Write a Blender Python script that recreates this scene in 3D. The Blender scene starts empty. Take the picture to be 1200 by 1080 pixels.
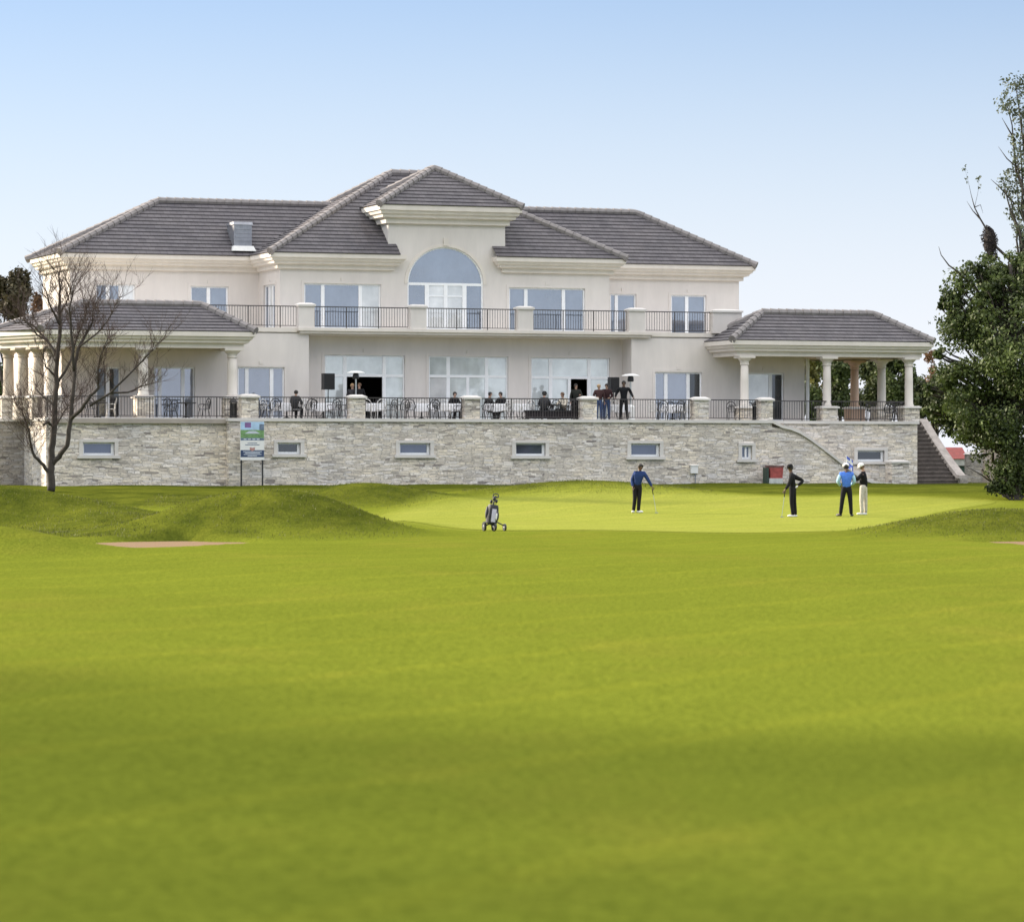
import bpy, bmesh, math, random
import numpy as np
from mathutils import Vector, Matrix

random.seed(7)
R = math.radians
SC = bpy.context.scene
COL = SC.collection

# ------------------------------------------------------------------ survey of the place
# camera stands on the fairway 1.75 m above the turf, level, looking along +Y.
FPX, CX, HY, CAMZ = 4300.0, 600.0, 540.0, 1.75
KY = FPX / 3400.0
TH = R(20.0)                    # the clubhouse front is turned 20 degrees from square-on
CT, ST = math.cos(TH), math.sin(TH)
YW = 165.0                      # distance to the terrace wall


def W(u, v, z=0.0):
    """house frame (u along the front, v into the house) -> world"""
    return Vector((u * CT - v * ST, YW + u * ST + v * CT, z))


def U(px, v):
    """where a sight line crosses the plane v of the house frame"""
    s = (px - CX) / FPX
    return (s * YW + v * (s * CT + ST)) / (CT - s * ST)


def Z(py, px, v):
    u = U(px, v)
    return CAMZ + (HY - py) * (YW + u * ST + v * CT) / FPX


# ------------------------------------------------------------------ object helpers
def tag(o, label=None, cat=None, group=None, kind=None):
    if label: o['label'] = label
    if cat: o['category'] = cat
    if group: o['group'] = group
    if kind: o['kind'] = kind
    return o


def thing(name, loc, label, cat, rz=0.0, group=None):
    o = bpy.data.objects.new(name, None)
    o.empty_display_size = 0.3
    COL.objects.link(o)
    o.location = loc
    o.rotation_euler = (0, 0, rz)
    return tag(o, label, cat, group)


def copy_tree(o, parent=None):
    c = o.copy()
    COL.objects.link(c)
    c.parent = parent
    for ch in list(o.children):
        copy_tree(ch, c)
    return c


class MB:
    def __init__(self):
        self.v, self.f, self.m, self.uv = [], [], [], []

    def poly(self, pts, m=0, uv=None):
        n = len(self.v)
        self.v.extend([tuple(p) for p in pts])
        self.f.append(tuple(range(n, n + len(pts))))
        self.m.append(m)
        self.uv.append(uv)
        return self

    def raw(self, verts, faces, m=0):
        n = len(self.v)
        self.v.extend([tuple(p) for p in verts])
        for f in faces:
            self.f.append(tuple(i + n for i in f))
            self.m.append(m)
            self.uv.append(None)
        return self

    def box(self, x0, x1, y0, y1, z0, z1, m=0):
        vs = [(x0, y0, z0), (x1, y0, z0), (x1, y1, z0), (x0, y1, z0), (x0, y0, z1), (x1, y0, z1), (x1, y1, z1), (x0, y1, z1)]
        return self.raw(vs, [(0, 3, 2, 1), (4, 5, 6, 7), (0, 1, 5, 4), (1, 2, 6, 5), (2, 3, 7, 6), (3, 0, 4, 7)], m)

    def frustum(self, cx, cy, w0, d0, z0, w1, d1, z1, m=0):
        vs = []
        for w, d, z in ((w0, d0, z0), (w1, d1, z1)):
            vs += [(cx - w / 2, cy - d / 2, z), (cx + w / 2, cy - d / 2, z), (cx + w / 2, cy + d / 2, z), (cx - w / 2, cy + d / 2, z)]
        return self.raw(vs, [(0, 3, 2, 1), (4, 5, 6, 7), (0, 1, 5, 4), (1, 2, 6, 5), (2, 3, 7, 6), (3, 0, 4, 7)], m)

    def tube(self, pts, r, n=8, m=0, cap=True):
        pts = [Vector(p) for p in pts]
        rs = r if isinstance(r, (list, tuple)) else [r] * len(pts)
        vs, fs = [], []
        prev = None
        for i, p in enumerate(pts):
            a = pts[max(i - 1, 0)]
            b = pts[min(i + 1, len(pts) - 1)]
            t = (b - a)
            if t.length < 1e-9: t = Vector((0, 0, 1))
            t.normalize()
            if prev is None:
                q = Vector((1, 0, 0)) if abs(t.x) < .8 else Vector((0, 1, 0))
                n1 = t.cross(q).normalized()
            else:
                n1 = (prev - t * prev.dot(t))
                if n1.length < 1e-6: n1 = t.cross(Vector((0.3, 1, 0.2)))
                n1.normalize()
            prev = n1
            n2 = t.cross(n1)
            for k in range(n):
                an = 2 * math.pi * k / n
                vs.append(p + (n1 * math.cos(an) + n2 * math.sin(an)) * rs[i])
        for i in range(len(pts) - 1):
            for k in range(n):
                k2 = (k + 1) % n
                fs.append((i * n + k, i * n + k2, (i + 1) * n + k2, (i + 1) * n + k))
        if cap:
            fs.append(tuple(range(n - 1, -1, -1)))
            fs.append(tuple(range((len(pts) - 1) * n, len(pts) * n)))
        return self.raw(vs, fs, m)

    def lathe(self, cx, cy, prof, n=20, m=0):
        vs, fs = [], []
        for r, z in prof:
            for k in range(n):
                a = 2 * math.pi * k / n
                vs.append((cx + r * math.cos(a), cy + r * math.sin(a), z))
        for i in range(len(prof) - 1):
            for k in range(n):
                k2 = (k + 1) % n
                fs.append((i * n + k, i * n + k2, (i + 1) * n + k2, (i + 1) * n + k))
        fs.append(tuple(range(n - 1, -1, -1)))
        fs.append(tuple(range((len(prof) - 1) * n, len(prof) * n)))
        return self.raw(vs, fs, m)

    def ball(self, c, r, nu=12, nv=8, m=0, jitter=0.0):
        c = Vector(c)
        r = r if isinstance(r, (list, tuple)) else (r, r, r)
        vs, fs = [], []
        for i in range(nv + 1):
            ph = math.pi * i / nv
            for k in range(nu):
                a = 2 * math.pi * k / nu
                j = 1 + random.uniform(-jitter, jitter)
                vs.append((c.x + r[0] * j * math.sin(ph) * math.cos(a), c.y + r[1] * j * math.sin(ph) * math.sin(a), c.z + r[2] * j * math.cos(ph)))
        for i in range(nv):
            for k in range(nu):
                k2 = (k + 1) % nu
                fs.append((i * nu + k, (i + 1) * nu + k, (i + 1) * nu + k2, i * nu + k2))
        return self.raw(vs, fs, m)

    def prism(self, outline, y0, y1, m=0):
        """outline in (x,z), extruded along y"""
        n = len(outline)
        vs = [(x, y0, z) for x, z in outline] + [(x, y1, z) for x, z in outline]
        fs = [tuple(range(n)), tuple(range(2 * n - 1, n - 1, -1))]
        for i in range(n):
            j = (i + 1) % n
            fs.append((i, i + n, j + n, j))
        return self.raw(vs, fs, m)

    def xform(self, M, start=0):
        for i in range(start, len(self.v)):
            self.v[i] = tuple(M @ Vector(self.v[i]))
        return self

    def build(self, name, mats, parent=None, smooth=False, loc=None, rz=0.0, weld=False):
        me = bpy.data.meshes.new(name)
        me.from_pydata(self.v, [], self.f)
        mats = mats if isinstance(mats, (list, tuple)) else [mats]
        for mt in mats: me.materials.append(mt)
        if len(mats) > 1:
            me.polygons.foreach_set('material_index', self.m)
        if any(u is not None for u in self.uv):
            ul = me.uv_layers.new(name='UVMap')
            li = 0
            for fi, f in enumerate(self.f):
                u = self.uv[fi]
                for k in range(len(f)):
                    if u is not None: ul.data[li].uv = u[k]
                    li += 1
        if weld or smooth:
            bm = bmesh.new(); bm.from_mesh(me)
            if weld: bmesh.ops.remove_doubles(bm, verts=bm.verts, dist=1e-4)
            bm.normal_update()
            bm.to_mesh(me); bm.free()
        if smooth:
            me.polygons.foreach_set('use_smooth', [True] * len(me.polygons))
        me.update()
        o = bpy.data.objects.new(name, me)
        COL.objects.link(o)
        o.parent = parent
        if loc is not None: o.location = loc
        o.rotation_euler = (0, 0, rz)
        return o


# ------------------------------------------------------------------ materials
MATS = {}


def newmat(name):
    m = bpy.data.materials.new(name)
    m.use_nodes = True
    nt = m.node_tree
    b = nt.nodes['Principled BSDF']
    MATS[name] = m
    return m, nt, b


def N(nt, t, **kw):
    n = nt.nodes.new(t)
    for k, v in kw.items():
        if k.startswith('i_'):
            n.inputs[k[2:].replace('_', ' ')].default_value = v
        else:
            setattr(n, k, v)
    return n


def L(nt, a, ao, b, bi):
    nt.links.new(a.outputs[ao], b.inputs[bi])


def c4(c): return (c[0], c[1], c[2], 1.0)


def ramp(nt, stops):
    r = N(nt, 'ShaderNodeValToRGB')
    e = r.color_ramp.elements
    while len(e) < len(stops): e.new(0.5)
    for i, (p, c) in enumerate(stops):
        e[i].position = p
        e[i].color = c4(c)
    return r


def simple(name, col, rough=.6, metal=0.0, var=.12, scale=6.0, bump=0.0, spec=.5):
    """a plain material whose colour drifts a little from place to place"""
    m, nt, b = newmat(name)
    b.inputs['Roughness'].default_value = rough
    b.inputs['Metallic'].default_value = metal
    b.inputs['Specular IOR Level'].default_value = spec
    tc = N(nt, 'ShaderNodeTexCoord')
    no = N(nt, 'ShaderNodeTexNoise', i_Scale=scale, i_Detail=5.0, i_Roughness=.6)
    L(nt, tc, 'Object', no, 'Vector')
    lo = tuple(max(0, c * (1 - var)) for c in col)
    hi = tuple(min(1, c * (1 + var)) for c in col)
    r = ramp(nt, [(.3, lo), (.7, hi)])
    L(nt, no, 'Fac', r, 'Fac')
    L(nt, r, 'Color', b, 'Base Color')
    if bump:
        bp = N(nt, 'ShaderNodeBump', i_Strength=bump, i_Distance=.02)
        n2 = N(nt, 'ShaderNodeTexNoise', i_Scale=scale * 8, i_Detail=4.0)
        L(nt, tc, 'Object', n2, 'Vector')
        L(nt, n2, 'Fac', bp, 'Height')
        L(nt, bp, 'Normal', b, 'Normal')
    return m


def mat_plaster(name, col):
    m, nt, b = newmat(name)
    b.inputs['Roughness'].default_value = .85
    b.inputs['Specular IOR Level'].default_value = .25
    tc = N(nt, 'ShaderNodeTexCoord')
    mp = N(nt, 'ShaderNodeMapping')
    mp.inputs['Scale'].default_value = (1.6, 1.6, .35)      # rain runs leave faint vertical streaks
    L(nt, tc, 'Object', mp, 'Vector')
    n1 = N(nt, 'ShaderNodeTexNoise', i_Scale=1.3, i_Detail=6.0, i_Roughness=.65)
    L(nt, mp, 'Vector', n1, 'Vector')
    n2 = N(nt, 'ShaderNodeTexNoise', i_Scale=.35, i_Detail=3.0)
    L(nt, tc, 'Object', n2, 'Vector')
    mx = N(nt, 'ShaderNodeMath', operation='ADD')
    L(nt, n1, 'Fac', mx, 0); L(nt, n2, 'Fac', mx, 1)
    r = ramp(nt, [(.32, tuple(c * .88 for c in col)), (.62, tuple(min(1, c * 1.04) for c in col))])
    hf = N(nt, 'ShaderNodeMath', operation='MULTIPLY'); hf.inputs[1].default_value = .5
    L(nt, mx, 0, hf, 0)
    L(nt, hf, 0, r, 'Fac')
    L(nt, r, 'Color', b, 'Base Color')
    bp = N(nt, 'ShaderNodeBump', i_Strength=.25, i_Distance=.01)
    n3 = N(nt, 'ShaderNodeTexNoise', i_Scale=60.0, i_Detail=3.0)
    L(nt, tc, 'Object', n3, 'Vector'); L(nt, n3, 'Fac', bp, 'Height'); L(nt, bp, 'Normal', b, 'Normal')
    return m


def mat_stone(name, tint=1.0):
    """dry-laid ledge stone: long thin stones of many tones, deep dark joints"""
    m, nt, b = newmat(name)
    b.inputs['Roughness'].default_value = .9
    b.inputs['Specular IOR Level'].default_value = .2
    tc = N(nt, 'ShaderNodeTexCoord')
    wob = N(nt, 'ShaderNodeTexNoise', i_Scale=1.1, i_Detail=2.0)
    L(nt, tc, 'Object', wob, 'Vector')
    ws = N(nt, 'ShaderNodeVectorMath', operation='SCALE'); ws.inputs['Scale'].default_value = .12
    L(nt, wob, 'Color', ws, 0)
    ad = N(nt, 'ShaderNodeVectorMath', operation='ADD')
    L(nt, tc, 'Object', ad, 0); L(nt, ws, 'Vector', ad, 1)
    mp = N(nt, 'ShaderNodeMapping')
    mp.inputs['Scale'].default_value = (2.3, 2.3, 11.0)
    L(nt, ad, 'Vector', mp, 'Vector')
    v1 = N(nt, 'ShaderNodeTexVoronoi', feature='F1', distance='CHEBYCHEV', i_Scale=1.0, i_Randomness=.85)
    L(nt, mp, 'Vector', v1, 'Vector')
    v2 = N(nt, 'ShaderNodeTexVoronoi', feature='F2', distance='CHEBYCHEV', i_Scale=1.0, i_Randomness=.85)
    L(nt, mp, 'Vector', v2, 'Vector')
    sub = N(nt, 'ShaderNodeMath', operation='SUBTRACT')
    L(nt, v2, 'Distance', sub, 0); L(nt, v1, 'Distance', sub, 1)
    sep = N(nt, 'ShaderNodeSeparateColor')
    L(nt, v1, 'Color', sep, 'Color')
    t = tint
    r = ramp(nt, [(0.0, (.15 * t, .14 * t, .135 * t)), (.07, (.295 * t, .275 * t, .25 * t)), (.4, (.36 * t, .34 * t, .312 * t)), (.62, (.42 * t, .39 * t, .34 * t)), (.8, (.385 * t, .375 * t, .37 * t)), (1.0, (.48 * t, .46 * t, .44 * t))])
    L(nt, sep, 'Red', r, 'Fac')
    n2 = N(nt, 'ShaderNodeTexNoise', i_Scale=9.0, i_Detail=6.0, i_Roughness=.7)
    L(nt, tc, 'Object', n2, 'Vector')
    r2 = ramp(nt, [(.3, (.72, .70, .68)), (.7, (1.12, 1.1, 1.06))])
    L(nt, n2, 'Fac', r2, 'Fac')
    mul = N(nt, 'ShaderNodeMixRGB', blend_type='MULTIPLY'); mul.inputs[0].default_value = 1
    L(nt, r, 'Color', mul, 1); L(nt, r2, 'Color', mul, 2)
    # big weathered patches
    n3 = N(nt, 'ShaderNodeTexNoise', i_Scale=.55, i_Detail=3.0)
    L(nt, tc, 'Object', n3, 'Vector')
    r3 = ramp(nt, [(.35, (.86, .86, .88)), (.65, (1.08, 1.05, 1.0))])
    L(nt, n3, 'Fac', r3, 'Fac')
    mul2 = N(nt, 'ShaderNodeMixRGB', blend_type='MULTIPLY'); mul2.inputs[0].default_value = 1
    L(nt, mul, 'Color', mul2, 1); L(nt, r3, 'Color', mul2, 2)
    jr = ramp(nt, [(0.0, (.25, .25, .25)), (.07, (1, 1, 1))])
    L(nt, sub, 'Value', jr, 'Fac')
    jm = N(nt, 'ShaderNodeMixRGB'); jm.inputs[1].default_value = (.13 * t, .12 * t, .11 * t, 1)
    L(nt, jr, 'Color', jm, 0); L(nt, mul2, 'Color', jm, 2)
    L(nt, jm, 'Color', b, 'Base Color')
    # relief: each stone stands out by its own amount
    hm = N(nt, 'ShaderNodeMath', operation='MULTIPLY_ADD')
    jl = N(nt, 'ShaderNodeMath', operation='MINIMUM'); jl.inputs[1].default_value = .12
    L(nt, sub, 'Value', jl, 0)
    js = N(nt, 'ShaderNodeMath', operation='MULTIPLY'); js.inputs[1].default_value = 4.0
    L(nt, jl, 0, js, 0)
    L(nt, sep, 'Green', hm, 0); hm.inputs[1].default_value = .5; L(nt, js, 0, hm, 2)
    ha = N(nt, 'ShaderNodeMath', operation='MULTIPLY_ADD'); ha.inputs[1].default_value = .35
    L(nt, n2, 'Fac', ha, 0); L(nt, hm, 0, ha, 2)
    bp = N(nt, 'ShaderNodeBump', i_Strength=.7, i_Distance=.045)
    L(nt, ha, 0, bp, 'Height'); L(nt, bp, 'Normal', b, 'Normal')
    return m


def mat_roof(name, col):
    m, nt, b = newmat(name)
    b.inputs['Roughness'].default_value = .62
    b.inputs['Specular IOR Level'].default_value = .35
    tc = N(nt, 'ShaderNodeTexCoord')
    br = N(nt, 'ShaderNodeTexBrick', offset=.5, squash=1.0)
    br.inputs['Color1'].default_value = c4(tuple(c * .88 for c in col))
    br.inputs['Color2'].default_value = c4(tuple(c * 1.12 for c in col))
    br.inputs['Mortar'].default_value = c4(tuple(c * .6 for c in col))
    br.inputs['Scale'].default_value = 1.0
    br.inputs['Mortar Size'].default_value = .012
    br.inputs['Brick Width'].default_value = .33
    br.inputs['Row Height'].default_value = .30
    L(nt, tc, 'UV', br, 'Vector')
    n1 = N(nt, 'ShaderNodeTexNoise', i_Scale=.8, i_Detail=6.0, i_Roughness=.7)
    L(nt, tc, 'Object', n1, 'Vector')
    r = ramp(nt, [(.3, (.74, .74, .76)), (.72, (1.16, 1.13, 1.08))])
    L(nt, n1, 'Fac', r, 'Fac')
    mul = N(nt, 'ShaderNodeMixRGB', blend_type='MULTIPLY'); mul.inputs[0].default_value = 1
    L(nt, br, 'Color', mul, 1); L(nt, r, 'Color', mul, 2)
    L(nt, mul, 'Color', b, 'Base Color')
    wv = N(nt, 'ShaderNodeTexWave', wave_type='BANDS', bands_direction='X', i_Scale=.477)   # rolls of the tiles
    L(nt, tc, 'UV', wv, 'Vector')
    bp = N(nt, 'ShaderNodeBump', i_Strength=.5, i_Distance=.05)
    L(nt, wv, 'Fac', bp, 'Height'); L(nt, bp, 'Normal', b, 'Normal')
    return m


def mat_pane(name, tint, inner, mixf=.3, rough=.02):
    """window glass: sky mirror over a diffuse room tone; pale panes paint in reflected sky"""
    m, nt, b = newmat(name)
    b.inputs['Roughness'].default_value = .3
    tci = N(nt, 'ShaderNodeTexCoord')
    mpi = N(nt, 'ShaderNodeMapping'); mpi.inputs['Scale'].default_value = (1.0, 1.0, .8)
    L(nt, tci, 'Object', mpi, 'Vector')
    ni = N(nt, 'ShaderNodeTexNoise', i_Scale=.75, i_Detail=5.0, i_Roughness=.6)
    L(nt, mpi, 'Vector', ni, 'Vector')
    ri = ramp(nt, [(.3, tuple(c * .62 for c in inner)), (.7, tuple(min(1, c * 1.3) for c in inner))])  # drifts in this tone imitate reflected clouds
    L(nt, ni, 'Fac', ri, 'Fac'); L(nt, ri, 'Color', b, 'Base Color')
    gl = N(nt, 'ShaderNodeBsdfGlossy'); gl.inputs['Color'].default_value = c4(tint); gl.inputs['Roughness'].default_value = rough
    tc = N(nt, 'ShaderNodeTexCoord')
    n1 = N(nt, 'ShaderNodeTexNoise', i_Scale=.9, i_Detail=2.0)
    L(nt, tc, 'Object', n1, 'Vector')
    bp = N(nt, 'ShaderNodeBump', i_Strength=.06, i_Distance=.05)
    L(nt, n1, 'Fac', bp, 'Height'); L(nt, bp, 'Normal', gl, 'Normal')
    mx = N(nt, 'ShaderNodeMixShader'); mx.inputs[0].default_value = mixf
    L(nt, gl, 'BSDF', mx, 1); L(nt, b, 'BSDF', mx, 2)
    L(nt, mx, 'Shader', nt.nodes['Material Output'], 'Surface')
    return m


def mat_leaf(name, c_dark, c_light, scale=.5, trans=.25):
    m, nt, b = newmat(name)
    b.inputs['Roughness'].default_value = .6
    b.inputs['Specular IOR Level'].default_value = .3
    tc = N(nt, 'ShaderNodeTexCoord')
    n1 = N(nt, 'ShaderNodeTexNoise', i_Scale=scale, i_Detail=4.0, i_Roughness=.7)
    L(nt, tc, 'Object', n1, 'Vector')
    n2 = N(nt, 'ShaderNodeTexWhiteNoise', noise_dimensions='3D')
    sn = N(nt, 'ShaderNodeVectorMath', operation='SNAP'); sn.inputs[1].default_value = (.3, .3, .3)
    L(nt, tc, 'Object', sn, 0); L(nt, sn, 'Vector', n2, 'Vector')
    ad = N(nt, 'ShaderNodeMath', operation='MULTIPLY_ADD'); ad.inputs[1].default_value = .3
    L(nt, n2, 'Value', ad, 0); L(nt, n1, 'Fac', ad, 2)
    r = ramp(nt, [(.42, c_dark), (.85, c_light)])
    L(nt, ad, 0, r, 'Fac')
    L(nt, r, 'Color', b, 'Base Color')
    tr = N(nt, 'ShaderNodeBsdfTranslucent')
    L(nt, r, 'Color', tr, 'Color')
    mx = N(nt, 'ShaderNodeMixShader'); mx.inputs[0].default_value = trans
    L(nt, b, 'BSDF', mx, 1); L(nt, tr, 'BSDF', mx, 2)
    L(nt, mx, 'Shader', nt.nodes['Material Output'], 'Surface')
    return m


def mat_grass(name, a, c, dry, rough_a=None, rough_c=None, fringe=None):
    """turf: broad drifts, fine mottling, faint mower lines; longer rough where the 'rough' attribute says so"""
    m, nt, b = newmat(name)
    b.inputs['Roughness'].default_value = .85
    b.inputs['Specular IOR Level'].default_value = .0
    tc = N(nt, 'ShaderNodeTexCoord')

    def noise(scale, vec=(1, 1, 1), detail=4.0, rg=.6):
        mp = N(nt, 'ShaderNodeMapping'); mp.inputs['Scale'].default_value = vec
        L(nt, tc, 'Object', mp, 'Vector')
        n = N(nt, 'ShaderNodeTexNoise', i_Scale=scale, i_Detail=detail, i_Roughness=rg)
        L(nt, mp, 'Vector', n, 'Vector')
        return n
    n1 = noise(.12, (1, .6, 1), 4)
    n2 = noise(1.3, (.7, .6, 1), 7, .75)
    n3 = noise(16.0, (1, .5, 1), 3, .6)
    r1 = ramp(nt, [(.32, a), (.68, c)])
    m1 = N(nt, 'ShaderNodeMath', operation='MULTIPLY_ADD'); m1.inputs[1].default_value = .55
    L(nt, n2, 'Fac', m1, 0)
    m0 = N(nt, 'ShaderNodeMath', operation='MULTIPLY'); m0.inputs[1].default_value = .45
    L(nt, n1, 'Fac', m0, 0); L(nt, m0, 0, m1, 2)
    L(nt, m1, 0, r1, 'Fac')
    col = (r1, 'Color')
    # dry, yellower drifts
    nd = noise(.33, (.8, .25, 1), 6, .7)
    rd = ramp(nt, [(.5, (0, 0, 0)), (.72, (.6, .6, .6))])
    L(nt, nd, 'Fac', rd, 'Fac')
    md = N(nt, 'ShaderNodeMixRGB'); md.inputs[2].default_value = c4(dry)
    L(nt, rd, 'Color', md, 0); nt.links.new(col[0].outputs[col[1]], md.inputs[1])
    col = (md, 'Color')
    if rough_a:
        at = N(nt, 'ShaderNodeAttribute', attribute_name='rough')
        nr = noise(.9, (1, .7, 1), 6, .75)
        rr = ramp(nt, [(.33, rough_a), (.68, rough_c)])
        L(nt, nr, 'Fac', rr, 'Fac')
        mr = N(nt, 'ShaderNodeMixRGB')
        L(nt, at, 'Fac', mr, 0); nt.links.new(col[0].outputs[col[1]], mr.inputs[1]); L(nt, rr, 'Color', mr, 2)
        col = (mr, 'Color')
    if fringe:
        af = N(nt, 'ShaderNodeAttribute', attribute_name='fringe')
        mf = N(nt, 'ShaderNodeMixRGB'); mf.inputs[2].default_value = c4(fringe)
        nf = noise(2.2, (1, .5, 1), 5, .7)
        mfm = N(nt, 'ShaderNodeMath', operation='MULTIPLY')
        rf = ramp(nt, [(.25, (.45, .45, .45)), (.6, (1, 1, 1))])
        L(nt, nf, 'Fac', rf, 'Fac'); L(nt, rf, 'Color', mfm, 0); L(nt, af, 'Fac', mfm, 1)
        L(nt, mfm, 0, mf, 0); nt.links.new(col[0].outputs[col[1]], mf.inputs[1])
        col = (mf, 'Color')
    mpw = N(nt, 'ShaderNodeMapping'); mpw.inputs['Rotation'].default_value = (0, 0, R(28))
    L(nt, tc, 'Object', mpw, 'Vector')
    wv = N(nt, 'ShaderNodeTexWave', wave_type='BANDS', bands_direction='X', i_Scale=.11, i_Distortion=.7, i_Detail=2.0)
    wv.inputs['Detail Scale'].default_value = .6
    L(nt, mpw, 'Vector', wv, 'Vector')
    rw = ramp(nt, [(.93, (1, 1, 1)), (.995, (1.10, 1.07, 1.05))])
    L(nt, wv, 'Fac', rw, 'Fac')
    mw = N(nt, 'ShaderNodeMixRGB', blend_type='MULTIPLY'); mw.inputs[0].default_value = 1
    nt.links.new(col[0].outputs[col[1]], mw.inputs[1]); L(nt, rw, 'Color', mw, 2)
    col = (mw, 'Color')
    r3 = ramp(nt, [(.3, (.76, .78, .74)), (.7, (1.2, 1.18, 1.15))])
    L(nt, n3, 'Fac', r3, 'Fac')
    mm = N(nt, 'ShaderNodeMixRGB', blend_type='MULTIPLY'); mm.inputs[0].default_value = 1
    nt.links.new(col[0].outputs[col[1]], mm.inputs[1]); L(nt, r3, 'Color', mm, 2)
    L(nt, mm, 'Color', b, 'Base Color')
    bp = N(nt, 'ShaderNodeBump', i_Strength=.6, i_Distance=.035)
    ba = N(nt, 'ShaderNodeMath', operation='ADD')
    L(nt, n3, 'Fac', ba, 0); L(nt, n2, 'Fac', ba, 1)
    L(nt, ba, 0, bp, 'Height'); L(nt, bp, 'Normal', b, 'Normal')
    return m


plaster = mat_plaster('plaster_greige', (.715, .67, .63))
trim = mat_plaster('cornice_cream', (.74, .685, .62))
stone = mat_stone('ledge_stone', 2.1)
stone_dark = mat_stone('ledge_stone_grey_shaded', 1.15)
coping_m = mat_plaster('coping_limestone', (.67, .64, .605))
roof_m = mat_roof('roof_tile', (.118, .110, .120))
hip_m = simple('hip_tile', (.27, .24, .215), .7, var=.2, scale=3)
hipdark_m = simple('hip_tile_dark', (.225, .205, .20), .7, var=.2, scale=3)
frame_m = simple('window_white', (.88, .89, .90), .4, var=.03)
pane_m = mat_pane('window_glass', (.50, .54, .62), (.16, .19, .24), .5)
pane_base = mat_pane('window_glass_basement', (.22, .26, .34), (.085, .10, .145), .6)
pane_green = mat_pane('window_glass_green', (.68, .73, .75), (.68, .73, .73), .70)  # pale diffuse tone stands in for reflected sky
pane_dark = mat_pane('window_glass_dark', (.16, .18, .20), (.02, .02, .022), .5)
curtain_m = mat_pane('window_white_blind', (.55, .6, .63), (.85, .87, .88), .72)
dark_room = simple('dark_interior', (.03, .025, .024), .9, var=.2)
iron = simple('black_iron', (.022, .021, .022), .45, var=.2, spec=.5)
rail_m = simple('railing_bronze', (.05, .043, .042), .5, var=.2)
steel = simple('brushed_steel', (.55, .55, .55), .3, 1.0, var=.06)
white_paint = simple('white_paint', (.78, .78, .76), .5, var=.05)
zinc = simple('zinc_sheet', (.30, .31, .34), .45, .6, var=.12)
floor_m = simple('terrace_paving', (.36, .32, .28), .8, var=.12, scale=2)
soffit_m = mat_plaster('soffit_ochre', (.58, .47, .34))
pink_m = mat_plaster('rear_column_warmlit', (.62, .44, .33))  # warm light falling on the rear column is put into this colour
bark = simple('bark_dark', (.056, .047, .040), .95, var=.35, scale=5, bump=.6)
twig_m = simple('twig_red', (.095, .065, .054), .9, var=.3, scale=3)
turf = mat_grass('fairway_turf', (.105, .127, .0155), (.136, .160, .0190), (.152, .150, .023), (.038, .051, .008), (.100, .112, .015), fringe=(.165, .186, .028))
green_m = mat_grass('green_turf', (.188, .212, .037), (.226, .246, .047), (.235, .238, .053), fringe=(.15, .174, .022))
sand_m = simple('bunker_sand', (.155, .084, .026), .95, var=.16, scale=2.2, bump=.5)

# ================================================================== GROUND
def smooth(t):
    t = np.clip(t, 0, 1)
    return t * t * (3 - 2 * t)


_PY = np.array([-300, 0, 50, 78, 99, 103, 109, 115, 122, 128, 400, 9000.])
_PZ = np.array([0, 0, 0, -.2, -.22, -.10, .15, .46, .62, .70, .9, .9])
# mounds: X, Y, spread x, spread y, height
MOUNDS = [(-17.5, 86.5, 5.2, 1.8, 1.36), (-6.9, 75.4, 2.2, 1.5, 1.12), (-4.7, 74.6, 1.4, 1.9, .36), (-10.3, 56.6, 1.6, 1.5, .55), (-10.8, 83.0, 1.6, 1.6, .40),
          (-5.6, 111, 2.3, 1.8, .64), (3.2, 115.0, 3.2, 1.8, .54), (12.6, 75.6, 2.3, 1.9, .66), (18.5, 79, 3.6, 2.2, .85), (-26, 70, 6, 7, .6), (-3.4, 84, 1.4, 3.6, .2)]
# bunkers: X, Y, half width, half length, sand level at the middle, fall of the sand from middle to back
BUNKERS = [(-8.05, 66.2, 1.95, 6.8, -.17, .115), (13.3, 66.2, 2.75, 5.0, -.155, .085)]


def hgt(X, Y):
    X = np.asarray(X, float); Y = np.asarray(Y, float) / KY
    b = 0
    for d in (-3, -1.5, 0, 1.5, 3):
        b = b + np.interp(Y + d, _PY, _PZ) / 5
    for x, y, sx, sy, h in MOUNDS:
        b = b + h * np.exp(-((X - x) / sx) ** 2 / 2 * 1.2 - ((Y - y) / sy) ** 2 / 2 * 1.2)
    b = b + .035 * np.sin(X * .31 + 1.3) * np.sin(Y * .17) + .02 * np.sin(X * .9 + Y * .23)
    for x, y, rx, ry, d, fl in BUNKERS:
        ang = np.arctan2((Y - y) / ry, (X - x) / rx)
        wob = 1 + .10 * np.sin(3 * ang + 1) + .06 * np.sin(5 * ang)
        r = np.sqrt(((X - x) / rx) ** 2 + ((Y - y) / ry) ** 2) / wob
        m = 1 - smooth((r - .94) / .08)
        b = b * (1 - m) + np.minimum(b - .02, d - fl * (Y - y) / ry) * m
    return b


def gz(x, y): return float(hgt(x, y))


def axis(fine0, fine1, step, lo, hi):
    a = list(np.arange(fine0, fine1 + 1e-6, step))
    s, x = step, fine1
    while x < hi:
        s *= 1.25; x += s; a.append(min(x, hi))
    s, x = step, fine0
    while x > lo:
        s *= 1.25; x -= s; a.insert(0, max(x, lo))
    return np.array(a)


GREEN = [(-4.6, 95), (-3.6, 87), (-1.6, 81.5), (2, 79.6), (6, 79.3), (9.5, 80.5), (11.3, 85), (12.4, 93), (14.8, 102), (18.4, 110.5), (15, 113.2), (9, 113.6), (2, 113.0), (-2.0, 110.5), (-4.2, 104)]


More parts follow.
